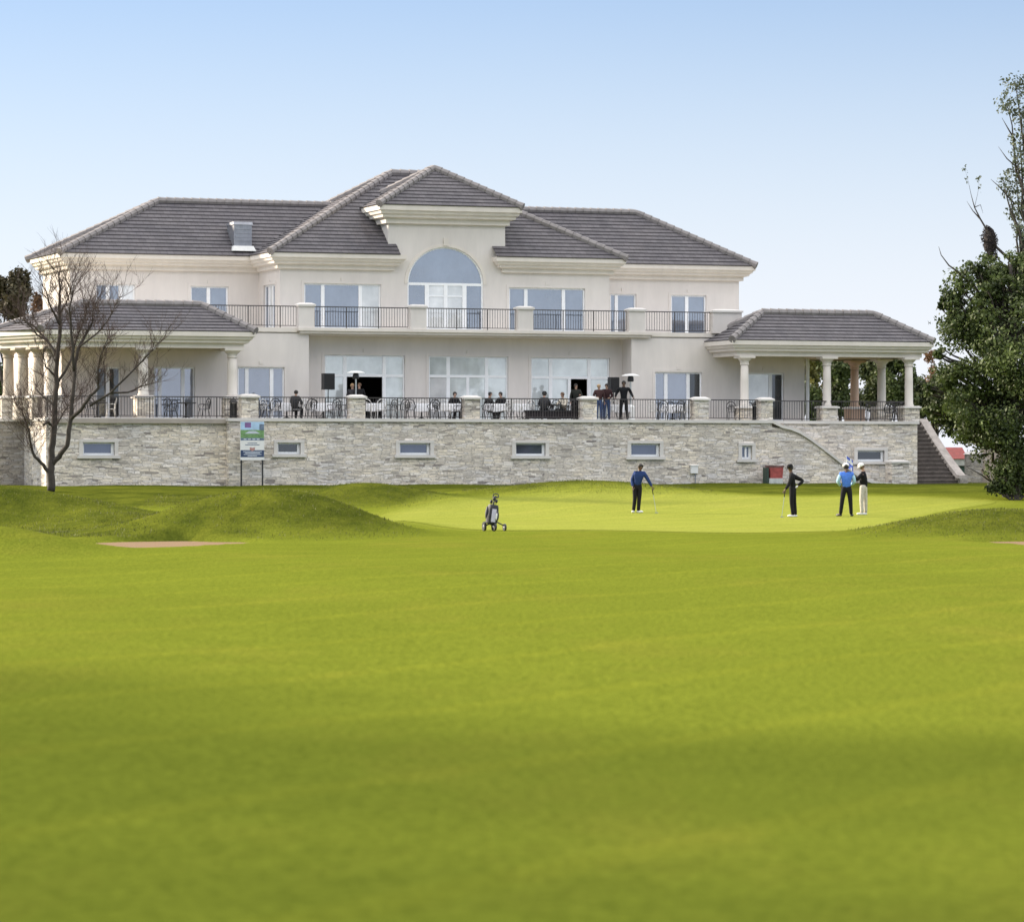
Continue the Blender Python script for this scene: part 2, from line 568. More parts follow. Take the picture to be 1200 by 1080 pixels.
def dense(outline, n=220):
    P = np.array(outline, float) * np.array([1.0, KY])
    t = np.linspace(0, len(P), n, endpoint=False)
    k = np.floor(t).astype(int); f = (t - k)[:, None]
    p0, p1, p2, p3 = P[(k - 1) % len(P)], P[k % len(P)], P[(k + 1) % len(P)], P[(k + 2) % len(P)]
    return .5 * (2 * p1 + (p2 - p0) * f + (2 * p0 - 5 * p1 + 4 * p2 - p3) * f ** 2 + (3 * p1 - p0 - 3 * p2 + p3) * f ** 3)


def rough_at(X, Y):
    """how long the grass is: 0 fairway, 1 rough on the mounds and along the terrace wall; its zones also carry painted shade"""
    yk = Y / KY
    r = np.zeros(len(X))
    for x, y, sx, sy, h in MOUNDS:
        if h > .2 and y > 60:
            r = np.maximum(r, 1.6 * np.exp(-((X - x) / sx) ** 2 / 2.2 - ((yk - y) / (sy * 1.25)) ** 2 / 2.2) * min(1, h / .5))
    r = np.maximum(r, smooth((yk - np.where(X < -3, 104, 112.5)) / 5) * .95)  # rough at the wall foot, also darkening the strip in shade there
    r = np.maximum(r, .85 * smooth((-5.0 - X) / 2.0) * smooth((yk - 69.5) / 3) * (1 - smooth((yk - 98) / 6)))  # extra rough that also paints the shaded mound faces darker
    r = np.maximum(r, .2 * smooth((-8.4 - X) / 1.2) * smooth((yk - 54) / 3) * (1 - smooth((yk - 62) / 4)))
    return np.clip(r, 0, 1)


def grid_obj(name, xs, ys, mat):
    XX, YY = np.meshgrid(xs, ys)
    ZZ = hgt(XX, YY)
    co = np.stack([XX, YY, ZZ], -1).reshape(-1, 3)
    nx, ny = len(xs), len(ys)
    i = np.arange(nx * ny).reshape(ny, nx)
    q = np.stack([i[:-1, :-1], i[:-1, 1:], i[1:, 1:], i[1:, :-1]], -1).reshape(-1, 4)
    me = bpy.data.meshes.new(name)
    me.from_pydata(co.tolist(), [], q.tolist())
    me.polygons.foreach_set('use_smooth', [True] * len(me.polygons))
    me.materials.append(mat)
    r = rough_at(co[:, 0], co[:, 1])
    yk = co[:, 1] / KY
    at = me.attributes.new('rough', 'FLOAT', 'POINT')
    at.data.foreach_set('value', r.astype(np.float32))
    fr = np.zeros(len(co))
    sel = (np.abs(co[:, 0] - 6) < 18) & (yk > 70) & (yk < 122)
    Q = dense(GREEN)
    pts = co[sel][:, :2]
    dmin = np.full(len(pts), 1e9)
    for q in Q: dmin = np.minimum(dmin, np.hypot(pts[:, 0] - q[0], (pts[:, 1] - q[1]) * .55))
    fr[sel] = 1 - smooth(dmin / 1.1)
    r = r * (1 - .6 * fr)
    at.data.foreach_set('value', r.astype(np.float32))
    af = me.attributes.new('fringe', 'FLOAT', 'POINT')
    af.data.foreach_set('value', fr.astype(np.float32))
    o = bpy.data.objects.new(name, me)
    COL.objects.link(o)
    return o


ground = grid_obj('fairway', axis(-24, 24, .3, -2500, 2500), axis(60, 162, .45, -60, 6000), turf)
tag(ground, 'mown fairway turf rising in mounds toward the stone terrace', 'fairway', kind='structure')


def sheet(name, outline, mat, lift, rings=40):
    """a sheet laid on the turf inside a closed outline"""
    E = dense(outline)
    c = E.mean(0)
    vs = [(c[0], c[1], gz(*c) + lift)]
    fs = []
    n = len(E)
    for r in range(1, rings + 1):
        Q = c + (E - c) * (r / rings)
        z = hgt(Q[:, 0], Q[:, 1]) + lift
        vs += [(Q[i, 0], Q[i, 1], z[i]) for i in range(n)]
    for i in range(n): fs.append((0, 1 + i, 1 + (i + 1) % n))
    for r in range(rings - 1):
        a = 1 + r * n; b2 = a + n
        for i in range(n):
            j = (i + 1) % n
            fs.append((a + i, b2 + i, b2 + j, a + j))
    mb = MB(); mb.raw(vs, fs)
    o = mb.build(name, mat, smooth=True)
    ed = np.concatenate([[0.0]] + [np.full(n, smooth(np.array((r / rings - .93) / .07)) * .7) for r in range(1, rings + 1)])
    at = o.data.attributes.new('fringe', 'FLOAT', 'POINT')
    at.data.foreach_set('value', ed.astype(np.float32))
    return o


go = sheet('putting_green', GREEN, green_m, .008)
tag(go, 'pale close-cut putting green below the stone terrace wall', 'putting green', kind='structure')
for i, (x, y, rx, ry, d, fl_) in enumerate(BUNKERS):
    ol = []
    for k in range(18):
        a = 2 * math.pi * k / 18
        w = .93 * (1 + .10 * math.sin(3 * a + 1) + .06 * math.sin(5 * a) + random.uniform(-.02, .02))
        ol.append((x + rx * w * math.cos(a), y + ry * w * math.sin(a)))
    so = sheet('sand_bunker', ol, sand_m, .02, 16)
    tag(so, ['sand bunker under the steep grassy mound', 'reddish sand bunker at the edge below the tall dark tree'][i], 'bunker', kind='structure')


# ---- longer grass standing on the mounds, the bunker lips and along the wall
def rough_blades():
    rng = np.random.default_rng(12)
    P = []
    for x0, x1, y0, y1, n in ((-16.5, -2.2, 69, 92, 34000), (-14, -2, 104, 114, 9000), (8.8, 18, 70.5, 84, 15000), (-2, 8, 112.5, 118, 7000), (-22, 22, 124.5, 138, 26000), (-12.5, -8.4, 55, 59, 4000)):
        X = rng.uniform(x0, x1, n); Y = rng.uniform(y0, y1, n) * KY
        keep = rng.random(n) < rough_at(X, Y) ** 1.5
        if y0 > 120:      # only in front of the wall, thickest at its foot
            v = -X * ST + (Y - YW) * CT
            keep &= (v < -.12) & (rng.random(n) < np.exp(v / 1.1))
        X, Y = X[keep], Y[keep]
        for bx, by, rx, ry, d, fl in BUNKERS:
            k2 = ((X - bx) / rx) ** 2 + ((Y / KY - by) / ry) ** 2 > 1.03
            X, Y = X[k2], Y[k2]
        P.append(np.stack([X, Y], 1))
    P = np.concatenate(P)
    n = len(P)
    z = hgt(P[:, 0], P[:, 1])
    clump = .5 + .5 * np.sin(P[:, 0] * 2.3 + 1.7 * np.sin(P[:, 1] * .9)) * np.sin(P[:, 1] * 1.4 + P[:, 0] * .6)
    h = (.025 + .035 * rng.random(n)) * (.6 + .8 * clump)
    a = rng.uniform(0, 2 * np.pi, n); w = rng.uniform(.006, .013, n)
    ln = rng.uniform(0, .6, n) * h; b = rng.uniform(0, 2 * np.pi, n)
    base = np.stack([P[:, 0], P[:, 1], z - .01], 1)
    dx = np.stack([np.cos(a) * w, np.sin(a) * w, np.zeros(n)], 1)
    tip = base + np.stack([np.cos(b) * ln, np.sin(b) * ln, h + .01], 1)
    V = np.stack([base - dx, base + dx, tip], 1).reshape(-1, 3)
    me = bpy.data.meshes.new('rough_grass')
    me.vertices.add(n * 3); me.vertices.foreach_set('co', V.astype(np.float32).ravel())
    me.loops.add(n * 3); me.loops.foreach_set('vertex_index', np.arange(n * 3, dtype=np.int32))
    me.polygons.add(n); me.polygons.foreach_set('loop_start', np.arange(0, n * 3, 3, dtype=np.int32))
    me.update(calc_edges=True)
    me.materials.append(mat_leaf('rough_blade', (.042, .056, .010), (.120, .130, .023), .9, .3))
    o = bpy.data.objects.new('rough_grass', me); COL.objects.link(o)
    return tag(o, 'longer rough grass on the mounds and along the wall foot', 'grass', kind='stuff')


rough_blades()


# ================================================================== CLUBHOUSE
house = thing('clubhouse', (0, YW, 0), 'two storey plastered clubhouse with grey hipped tile roofs and arched central window', 'clubhouse', TH)

VM, VR, VB, VW, VE = 4.8, 6.0, 7.2, 10.7, 16.3        # planes: lower front, recess, upper bay, wings, back
ZF = Z(491.0, 600, -.1) - .04                          # terrace floor
ZS1 = Z(386.5, 560, VM - .3)                           # balcony floor
ZS0 = Z(393.0, 560, VM - .3)                           # underside of the slab
ZE = Z(297.0, 390, VB - .6)                            # top of the upper eaves
CORN = .70


def wall(mb, fn, a0, a1, z0, z1, holes=(), depth=.16, m=0):
    """flat wall with openings; fn(a, d, z) -> point, d into the wall"""
    hs = [(max(a0, h[0]), min(a1, h[1]), max(z0, h[2]), min(z1, h[3])) for h in holes]
    hs = [h for h in hs if h[1] > h[0] and h[3] > h[2]]
    A = sorted(set([a0, a1] + [x for h in hs for x in h[:2]]))
    B = sorted(set([z0, z1] + [x for h in hs for x in h[2:]]))
    for i in range(len(A) - 1):
        for j in range(len(B) - 1):
            ca, cb = (A[i] + A[i + 1]) / 2, (B[j] + B[j + 1]) / 2
            if any(h[0] < ca < h[1] and h[2] < cb < h[3] for h in hs): continue
            mb.poly([fn(A[i], 0, B[j]), fn(A[i + 1], 0, B[j]), fn(A[i + 1], 0, B[j + 1]), fn(A[i], 0, B[j + 1])], m)
    for h in hs:
        x0, x1, y0, y1 = h
        mb.poly([fn(x0, 0, y0), fn(x0, 0, y1), fn(x0, depth, y1), fn(x0, depth, y0)], m)
        mb.poly([fn(x1, 0, y1), fn(x1, 0, y0), fn(x1, depth, y0), fn(x1, depth, y1)], m)
        mb.poly([fn(x0, 0, y1), fn(x1, 0, y1), fn(x1, depth, y1), fn(x0, depth, y1)], m)
        mb.poly([fn(x1, 0, y0), fn(x0, 0, y0), fn(x0, depth, y0), fn(x1, depth, y0)], m)


def front(v): return lambda a, d, z: (a, v + d, z)
def leftside(u): return lambda a, d, z: (u + d, a, z)      # a runs along v


def bar(mb, fn, a0, a1, z0, z1, d0, d1, m=0):
    n = len(mb.v)
    mb.box(a0, a1, d0, d1, z0, z1, m)
    for i in range(n, len(mb.v)):
        a, d, z = mb.v[i]
        mb.v[i] = fn(a, d, z)


def window(parent, fn, a0, a1, z0, z1, splits=(), transom=None, low_splits=(), panes=None, dark=(), white=(), green=False, openings=(), trimw=.13, name='window', label=None, bars=()):
    """splits: mullion places; low_splits: mullions below the transom only; panes by cell index"""
    f = MB(); fw = .075; d0, d1 = .07, .14
    bar(f, fn, a0, a0 + fw, z0, z1, d0, d1); bar(f, fn, a1 - fw, a1, z0, z1, d0, d1)
    bar(f, fn, a0 + fw, a1 - fw, z1 - fw, z1, d0, d1); bar(f, fn, a0 + fw, a1 - fw, z0, z0 + fw, d0, d1)
    rows = [(z0, z1)] if transom is None else [(z0, transom), (transom, z1)]
    if transom is not None:
        bar(f, fn, a0 + fw, a1 - fw, transom - .06, transom + .06, d0 - .004, d1 - .004)
    pn = MB()
    cell = 0
    mats = [pane_green if green else pane_m, pane_dark, curtain_m]
    for ri, (r0, r1) in enumerate(rows):
        sp = sorted(set(splits) | (set(low_splits) if ri == 0 else set()))
        for s in sp:
            w = .085 if s in splits else .07
            bar(f, fn, s - w, s + w, r0 + fw * .6, r1 - fw * .6, d0 - .002, d1 - .002)
        ed = [a0] + sp + [a1]
        for k in range(len(ed) - 1):
            if cell not in openings:
                mi = 1 if cell in dark else (2 if cell in white else 0)
                pn.poly([fn(ed[k] + .03, .105, r0 + .03), fn(ed[k + 1] - .03, .105, r0 + .03), fn(ed[k + 1] - .03, .105, r1 - .03), fn(ed[k] + .03, .105, r1 - .03)], mi)
            cell += 1
    for (b0, b1, bz) in bars:
        bar(f, fn, b0, b1, bz - .025, bz + .025, d0 + .01, d1 - .01)
    o = f.build(name, frame_m, parent)
    if label: o['label'] = label
    if pn.f: pn.build('pane', mats, o)
    if trimw:
        t = MB(); p = -.025
        bar(t, fn, a0 - trimw, a0, z0, z1 + trimw, p, .03); bar(t, fn, a1, a1 + trimw, z0, z1 + trimw, p, .03)
        bar(t, fn, a0, a1, z1, z1 + trimw, p, .03)
        c = (a0 + a1) / 2
        bar(t, fn, c - .09, c + .09, z1 + trimw, z1 + trimw + .14, p - .02, .03)
        t.build('surround', plaster, o)
    return o


def wspec(px0, px1, py0, py1, v, **k):
    """window on a front plane measured in the photograph"""
    d = dict(k)
    for key in ('splits', 'low_splits'):
        if key in d: d[key] = [U(x, v + .1) for x in d[key]]
    pm = (px0 + px1) / 2
    z1 = Z(py0, pm, v + .08)
    z0 = d.pop('z0', None)
    if z0 is None: z0 = Z(py1, pm, v + .08)
    if 'transom' in d: d['transom'] = Z(d['transom'], pm, v + .1)
    return (U(px0, v + .05), U(px1, v + .05), z0, z1, d)


# ---- openings
zdoor = ZF + .05
lowL = [wspec(112, 141, 430, 0, VM, z0=zdoor, splits=[126], dark=(0, 1)),
        wspec(180, 228, 430, 0, VM, z0=zdoor, splits=[187, 214]),
        wspec(278, 333, 430, 0, VM, z0=zdoor, splits=[289, 318])]
lowC = [wspec(380, 474, 416, 0, VR, z0=zdoor, splits=[404, 450], transom=440, green=True, openings=(1,), label='glazed terrace doors standing open on a dark room'),
        wspec(502, 595, 417.5, 0, VR, z0=zdoor, splits=[525, 570], low_splits=[548], transom=441, green=True, white=(0,)),
        wspec(622, 714, 419, 0, VR, z0=zdoor, splits=[645, 690], low_splits=[667], transom=442.5, green=True, openings=(2,), label='glazed terrace doors with one leaf open on a dark room')]
lowR = [wspec(767, 822, 436, 0, VM, z0=zdoor, splits=[780, 806], dark=(2,)),
        wspec(872, 918, 437, 0, VM, z0=zdoor, splits=[902.5], dark=(1,), white=(0,))]
zup = ZS1 + .06
upW = [wspec(112, 158, 333, 0, VW, z0=zup, splits=[126, 141], white=(2,)),
       wspec(223, 267, 335.5, 0, VW, z0=zup, splits=[244])]
upRW = [wspec(714.5, 745, 344.5, 0, VW, z0=zup, splits=[722]),
        wspec(786, 827, 346, 0, VW, z0=zup, splits=[804.5])]
upB = [wspec(356, 446, 332.5, 0, VB, z0=zup, splits=[378, 422], white=(2,)),
       wspec(596, 685, 337.5, 0, VB, z0=zup, splits=[616, 660])]

uL, uA, uB, uR = U(72, VM), U(362, VM), U(740, VM), U(943, VM)
w = MB()
hs = lambda L_: [x[:4] for x in L_]
wall(w, front(VM), uL, uA, ZF - 1.2, ZS0, hs(lowL))
wall(w, front(VR), uA, uB, ZF - 1.2, ZS0, hs(lowC))
wall(w, front(VM), uB, uR, ZF - 1.2, ZS0, hs(lowR))
w.poly([(uA, VM, ZF - 1.2), (uA, VR, ZF - 1.2), (uA, VR, ZS0), (uA, VM, ZS0)])
w.poly([(uB, VM, ZF - 1.2), (uB, VM, ZS0), (uB, VR, ZS0), (uB, VR, ZF - 1.2)])
w.poly([(uL, VE, ZF - 1.2), (uL, VM, ZF - 1.2), (uL, VM, ZS0), (uL, VE, ZS0)])
w.poly([(uR, VM, ZF - 1.2), (uR, VE, ZF - 1.2), (uR, VE, ZS0), (uR, VM, ZS0)])
w.poly([(uR, VE, ZF - 1.2), (uL, VE, ZF - 1.2), (uL, VE, ZS0), (uR, VE, ZS0)])
for L_, v in ((lowL, VM), (lowC, VR), (lowR, VM)):
    for a0, a1, z0, z1, k in L_:
        window(house, front(v), a0, a1, z0, z1, **k)
w.build('lower_wall', plaster, house)
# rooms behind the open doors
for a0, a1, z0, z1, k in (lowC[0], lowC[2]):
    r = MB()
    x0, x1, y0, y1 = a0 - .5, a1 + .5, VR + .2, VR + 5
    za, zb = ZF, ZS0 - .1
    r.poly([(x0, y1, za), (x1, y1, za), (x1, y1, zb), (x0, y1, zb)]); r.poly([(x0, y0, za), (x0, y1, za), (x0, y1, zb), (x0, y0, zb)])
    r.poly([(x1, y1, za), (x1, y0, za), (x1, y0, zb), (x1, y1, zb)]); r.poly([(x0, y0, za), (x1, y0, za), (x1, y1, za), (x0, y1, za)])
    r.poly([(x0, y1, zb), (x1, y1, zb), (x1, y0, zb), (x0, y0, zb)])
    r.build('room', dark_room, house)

# ---- upper walls
ul, ub0, ub1, ur = U(82, VW), U(328, VB), U(714, VB), U(866, VW)
ut0, ut1 = U(455, VB), U(592, VB)
ZT = Z(241.5, 525, VB - .6)                      # top of the tower eaves
ZC = ZE - .3
w = MB()
wall(w, front(VW), ul, ub0 + .5, ZS0, ZC, hs(upW))
wall(w, front(VW), ub1 - .2, ur, ZS0, ZC, hs(upRW))
wall(w, front(VB), ub0, ut0, ZS0, ZC, [upB[0][:4]])
wall(w, front(VB), ut1, ub1, ZS0, ZC, [upB[1][:4]])
sd0, sd1, sdt = VB + .75, VB + 2.65, Z(334, 315, VB + 2)
wall(w, leftside(ub0), VB, VW + .3, ZS0, ZC, [(sd0, sd1, zup, sdt)])
w.poly([(ub1, VB, ZS0), (ub1, VW + .3, ZS0), (ub1, VW + .3, ZC), (ub1, VB, ZC)])
w.poly([(ul, VE, ZS0), (ul, VW, ZS0), (ul, VW, ZC), (ul, VE, ZC)])
w.poly([(ur, VW, ZS0), (ur, VE, ZS0), (ur, VE, ZC), (ur, VW, ZC)])
w.poly([(ur, VE, ZS0), (ul, VE, ZS0), (ul, VE, ZC), (ur, VE, ZC)])
# tower: front with the arched opening, two sides, back
ax0, ax1 = U(477.5, VB), U(566.5, VB)
acx, arr = (ax0 + ax1) / 2, (ax1 - ax0) / 2
zsp = Z(333, 522, VB + .1)                      # springing
zat = Z(289.5, 522, VB)                         # crown of the arch
ahh = zat - zsp
NA = 36
arc = [(acx - arr * math.cos(math.pi * i / NA), zsp + ahh * math.sin(math.pi * i / NA)) for i in range(NA + 1)]
ZTW = ZT - .3
fv = VB
w.poly([(ut0, fv, ZS0), (ax0, fv, ZS0), (ax0, fv, ZTW), (ut0, fv, ZTW)])
w.poly([(ax1, fv, ZS0), (ut1, fv, ZS0), (ut1, fv, ZTW), (ax1, fv, ZTW)])
w.poly([(ax0, fv, ZS0), (ax1, fv, ZS0), (ax1, fv, zup), (ax0, fv, zup)])
for i in range(NA):
    (xa, za), (xb, zb) = arc[i], arc[i + 1]
    w.poly([(xa, fv, za), (xb, fv, zb), (xb, fv, ZTW), (xa, fv, ZTW)])
    w.poly([(xa, fv, za), (xa, fv + .16, za), (xb, fv + .16, zb), (xb, fv, zb)])
w.poly([(ax0, fv, zup), (ax0, fv, zsp), (ax0, fv + .16, zsp), (ax0, fv + .16, zup)])
w.poly([(ax1, fv, zsp), (ax1, fv, zup), (ax1, fv + .16, zup), (ax1, fv + .16, zsp)])
VTB = VB + 4.6
w.poly([(ut0, VTB, ZE - 1), (ut0, fv, ZE - 1), (ut0, fv, ZTW), (ut0, VTB, ZTW)])
w.poly([(ut1, fv, ZE - 1), (ut1, VTB, ZE - 1), (ut1, VTB, ZTW), (ut1, fv, ZTW)])
w.poly([(ut1, VTB, ZE - 1), (ut0, VTB, ZE - 1), (ut0, VTB, ZTW), (ut1, VTB, ZTW)])
w.build('upper_wall', plaster, house)
for L_, v in ((upW, VW), (upRW, VW), (upB, VB)):
    for a0, a1, z0, z1, k in L_:
        window(house, front(v), a0, a1, z0, z1, **k)
window(house, leftside(ub0), sd0, sd1, zup, sdt, splits=[sd0 + .65, sd0 + 1.3], white=(1,))
# arched window
f = MB(); ff = front(VB)
fw = .08
for i in range(NA):
    (xa, za), (xb, zb) = arc[i], arc[i + 1]
    k_ = 1 - fw / arr
    xa2, za2 = acx + (xa - acx) * k_, zsp + (za - zsp) * k_
    xb2, zb2 = acx + (xb - acx) * k_, zsp + (zb - zsp) * k_
    f.raw([(xa, fv + .07, za), (xb, fv + .07, zb), (xb2, fv + .07, zb2), (xa2, fv + .07, za2), (xa, fv + .14, za), (xb, fv + .14, zb), (xb2, fv + .14, zb2), (xa2, fv + .14, za2)],
          [(0, 3, 2, 1), (3, 7, 6, 2), (4, 5, 6, 7)])
bar(f, ff, ax0 + fw, ax1 - fw, zsp - .07, zsp + .05, .066, .136)
bar(f, ff, ax0, ax0 + fw, zup, zsp, .07, .14); bar(f, ff, ax1 - fw, ax1, zup, zsp, .07, .14)
bar(f, ff, ax0 + fw, ax1 - fw, zup, zup + fw, .07, .14)
d0_, d1_, dm_ = U(500, VB + .1), U(544, VB + .1), U(522, VB + .1)
for x, w_ in ((d0_, .1), (d1_, .1), (dm_, .09)):
    bar(f, ff, x - w_, x + w_, zup + fw * .5, zsp - .03, .064, .134)
zm = Z(347, 522, VB)
for x0, x1 in ((d0_ + .1, dm_ - .09), (dm_ + .09, d1_ - .1)):
    bar(f, ff, x0, x1, zm - .03, zm + .03, .075, .13)
aw = f.build('arched_window', frame_m, house)
p = MB()
p.poly([(x, fv + .105, z) for x, z in [(ax0 + .03, zsp)] + [(acx + (x - acx) * .97, zsp + (z - zsp) * .97) for x, z in arc[1:-1]] + [(ax1 - .03, zsp)]][::-1], 0)
for x0, x1, mi in ((ax0 + .03, d0_, 0), (d0_, dm_, 2), (dm_, d1_, 2), (d1_, ax1 - .03, 0)):
    p.poly([(x0, fv + .106, zup), (x1, fv + .106, zup), (x1, fv + .106, zsp - .02), (x0, fv + .106, zsp - .02)], mi)
p.build('pane', [pane_m, pane_dark, curtain_m], aw)
t = MB()
for i in range(NA):
    (xa, za), (xb, zb) = arc[i], arc[i + 1]
    k_ = 1 + .15 / arr
    o_ = [(acx + (x - acx) * k_, zsp + (z - zsp) * k_) for x, z in ((xa, za), (xb, zb))]
    t.raw([(xa, fv - .03, za), (xb, fv - .03, zb), (o_[1][0], fv - .03, o_[1][1]), (o_[0][0], fv - .03, o_[0][1]), (o_[1][0], fv, o_[1][1]), (o_[0][0], fv, o_[0][1]), (xa, fv, za), (xb, fv, zb)],
          [(0, 1, 2, 3), (3, 2, 4, 5), (1, 0, 6, 7)])
t.box(acx - .12, acx + .12, fv - .07, fv + .0, zat + .05, zat + .42)
t.build('surround', trim, aw)


# ---- cornices
PROF = [(.62, 0), (.62, -.20), (.54, -.235), (.50, -.33), (.40, -.38), (.38, -.47), (.17, -.52), (.17, -.70), (0, -.72)]


def cornice(parent, path, ztop, prof=PROF, name='cornice', mat=None, scale=1.0, closed=False):
    """moulding swept along a plan path (outside is to the right of travel), mitred corners"""
    P = [Vector((a, b)) for a, b in path]
    n = len(P)
    mb = MB()

    def nrm(a, b):
        d = (b - a).normalized()
        return Vector((d.y, -d.x))
    mit = []
    for i in range(n):
        if closed:
            n0, n1 = nrm(P[i - 1], P[i]), nrm(P[i], P[(i + 1) % n])
        else:
            n0 = nrm(P[max(i - 1, 0)], P[max(i - 1, 0) + 1])
            n1 = nrm(P[min(i, n - 2)], P[min(i, n - 2) + 1])
        mm = (n0 + n1)
        mm = mm / (mm.length_squared / 2) if mm.length > 1e-6 else n0
        mit.append(mm)
    pr = [(a * scale, b) for a, b in prof]
    seg = range(n if closed else n - 1)
    for i in seg:
        j = (i + 1) % n
        for (o0, z0), (o1, z1) in zip(pr[:-1], pr[1:]):
            a = P[i] + mit[i] * o0; b = P[j] + mit[j] * o0
            c = P[j] + mit[j] * o1; d = P[i] + mit[i] * o1
            mb.poly([(a.x, a.y, ztop + z0), (d.x, d.y, ztop + z1), (c.x, c.y, ztop + z1), (b.x, b.y, ztop + z0)])
        a = P[i] + mit[i] * pr[0][0]; b = P[j] + mit[j] * pr[0][0]
        mb.poly([(P[i].x, P[i].y, ztop), (a.x, a.y, ztop), (b.x, b.y, ztop), (P[j].x, P[j].y, ztop)])
    if not closed:
        for i in (0, n - 1):
            mb.poly([(P[i].x, P[i].y, ztop)] + [((P[i] + mit[i] * o0).x, (P[i] + mit[i] * o0).y, ztop + z0) for o0, z0 in pr])
    return mb.build(name, mat or trim, parent)


cornice(house, [(ul, VE), (ul, VW), (ub0 + .3, VW)], ZE - .012)
cornice(house, [(ub1 - .3, VW), (ur, VW), (ur, VE)], ZE - .012)
cornice(house, [(ub0, VW + .5), (ub0, VB), (U(457, VB), VB), (U(457, VB), VB + .6)], ZE)
cornice(house, [(ut1 - .02, VB + .6), (ut1 - .02, VB), (ub1, VB), (ub1, VW + .5)], ZE)
PT = [(a, b * 1.18) for a, b in PROF]
cornice(house, [(ut0, VTB), (ut0, VB), (ut1, VB), (ut1, VTB)], ZT, PT)


# ---- roofs
def roof_plane(mb, poly, course=.30, lift=.034):
    """tiled slope: courses of tile, each lapping 5 cm over the one below. poly[0]->poly[1] is the eave"""
    P = [Vector(p) for p in poly]
    e = (P[1] - P[0]).normalized()
    nn = None
    for k in range(2, len(P)):
        c = e.cross(P[k] - P[0])
        if c.length > 1e-6: nn = c.normalized(); break
    if nn.z < 0: nn = -nn
    s = nn.cross(e)
    if s.z < 0: s = -s
    o = P[0]
    Q = [((p - o).dot(e), (p - o).dot(s)) for p in P]
    bmax = max(q[1] for q in Q)
    ch = course; nc = int(math.ceil(bmax / ch - 1e-6))

    def clip(pl, lim, keep_above):
        out = []
        for i in range(len(pl)):
            a, b = pl[i], pl[(i + 1) % len(pl)]
            ia = (a[1] >= lim - 1e-9) if keep_above else (a[1] <= lim + 1e-9)
            ib = (b[1] >= lim - 1e-9) if keep_above else (b[1] <= lim + 1e-9)
            if ia: out.append(a)
            if ia != ib:
                t = (lim - a[1]) / (b[1] - a[1])
                out.append((a[0] + (b[0] - a[0]) * t, lim))
        return out
    for i in range(nc):
        b0, b1 = i * ch, (i + 1) * ch
        pl = clip(clip(Q, b0, True), b1, False)
        if len(pl) < 3: continue
        pts, uv = [], []
        for a, b in pl:
            h = lift * (1 - (b - b0) / ch)
            pts.append(o + e * a + s * b + nn * h)
            uv.append((a, i * .30 + (b - b0) / ch * .30))
        # orientation
        nrm = (pts[1] - pts[0]).cross(pts[2] - pts[0])
        if nrm.dot(nn) < 0: pts.reverse(); uv.reverse()
        mb.poly(pts, 0, uv)
        low = sorted([q for q in pl if abs(q[1] - b0) < 1e-6])
        if len(low) >= 2:
            a0, a1 = low[0][0], low[-1][0]
            A0 = o + e * a0 + s * b0; A1 = o + e * a1 + s * b0
            mb.poly([A0 - nn * .02, A1 - nn * .02, A1 + nn * lift, A0 + nn * lift], 0, [(a0, i * .30), (a1, i * .30), (a1, i * .30 + .01), (a0, i * .30 + .01)])


def ridge_tiles(mb, a, b, r=.13, step=.4, m=0):
    a, b = Vector(a), Vector(b)
    ln = (b - a).length
    n = max(1, int(ln / step))
    for i in range(n):
        p, q = a.lerp(b, i / n), a.lerp(b, min(1.0, (i + 1.12) / n))
        mb.tube([p, q], [r * 1.12, r * .9], 8, m)


def hip_roof(parent, name, c, ridge, front_pts=None, label=None, sides='fblr', rt=.17):
    """c: eave corners FL, FR, BR, BL ; ridge: left and right ends"""
    FL, FR, BR, BL = [Vector(p) for p in c]
    RL, RR = [Vector(p) for p in ridge]
    mb = MB()
    if 'f' in sides: roof_plane(mb, [FL, FR, RR, RL] if (RL - RR).length > .01 else [FL, FR, RL])
    if 'r' in sides: roof_plane(mb, [FR, BR, RR])
    if 'b' in sides: roof_plane(mb, [BR, BL, RL, RR] if (RL - RR).length > .01 else [BR, BL, RL])
    if 'l' in sides: roof_plane(mb, [BL, FL, RL])
    o = mb.build(name, roof_m, parent)
    h = MB()
    up = Vector((0, 0, .03))
    for a, b in ((FL, RL), (FR, RR), (BR, RR), (BL, RL)):
        ridge_tiles(h, a + up, b + up, rt)
    if (RL - RR).length > .01: ridge_tiles(h, RL + up, RR + up, rt)
    h.build('hip_tiles', hipdark_m, o)
    return o


ov = .66
# main range
ve0, ve1 = VW - ov, VW + 5.6 + ov
xl, xr = ul - ov, ur + ov
half = (ve1 - ve0) / 2
ZR = Z(236, 185, ve0 + half)
hip_roof(house, 'main_roof', [(xl, ve0, ZE), (xr, ve0, ZE), (xr, ve1, ZE), (xl, ve1, ZE)], [(U(185, ve0 + half), ve0 + half, ZR), (U(745, ve0 + half), ve0 + half, ZR)])
# projecting bay
bv0 = VB - ov
bx0, bx1 = ub0 - ov, ub1 + ov
bh = 5.4
ZBR = Z(203.5, 468, bv0 + bh)
FLb, FRb = Vector((bx0, bv0, ZE + .012)), Vector((bx1, bv0, ZE + .012))
BRb, BLb = Vector((bx1, bv0 + 2 * bh, ZE + .012)), Vector((bx0, bv0 + 2 * bh, ZE + .012))
RLb, RRb = Vector((U(458, bv0 + bh), bv0 + bh, ZBR)), Vector((U(500, bv0 + bh), bv0 + bh, ZBR))
uc0, uc1 = U(470, bv0) - .02, ut1 - .66
kl, kr = (uc0 - bx0) / (RLb.x - bx0), (bx1 - uc1) / (bx1 - RRb.x)
HL, HR = FLb.lerp(RLb, kl), FRb.lerp(RRb, kr)
mb = MB()
roof_plane(mb, [FLb, Vector((uc0, bv0, FLb.z)), HL])
roof_plane(mb, [Vector((uc1, bv0, FLb.z)), FRb, HR])
tb = 3 * .30 / math.hypot(bh, ZBR - FLb.z)
zc_ = FLb.z + (ZBR - FLb.z) * tb
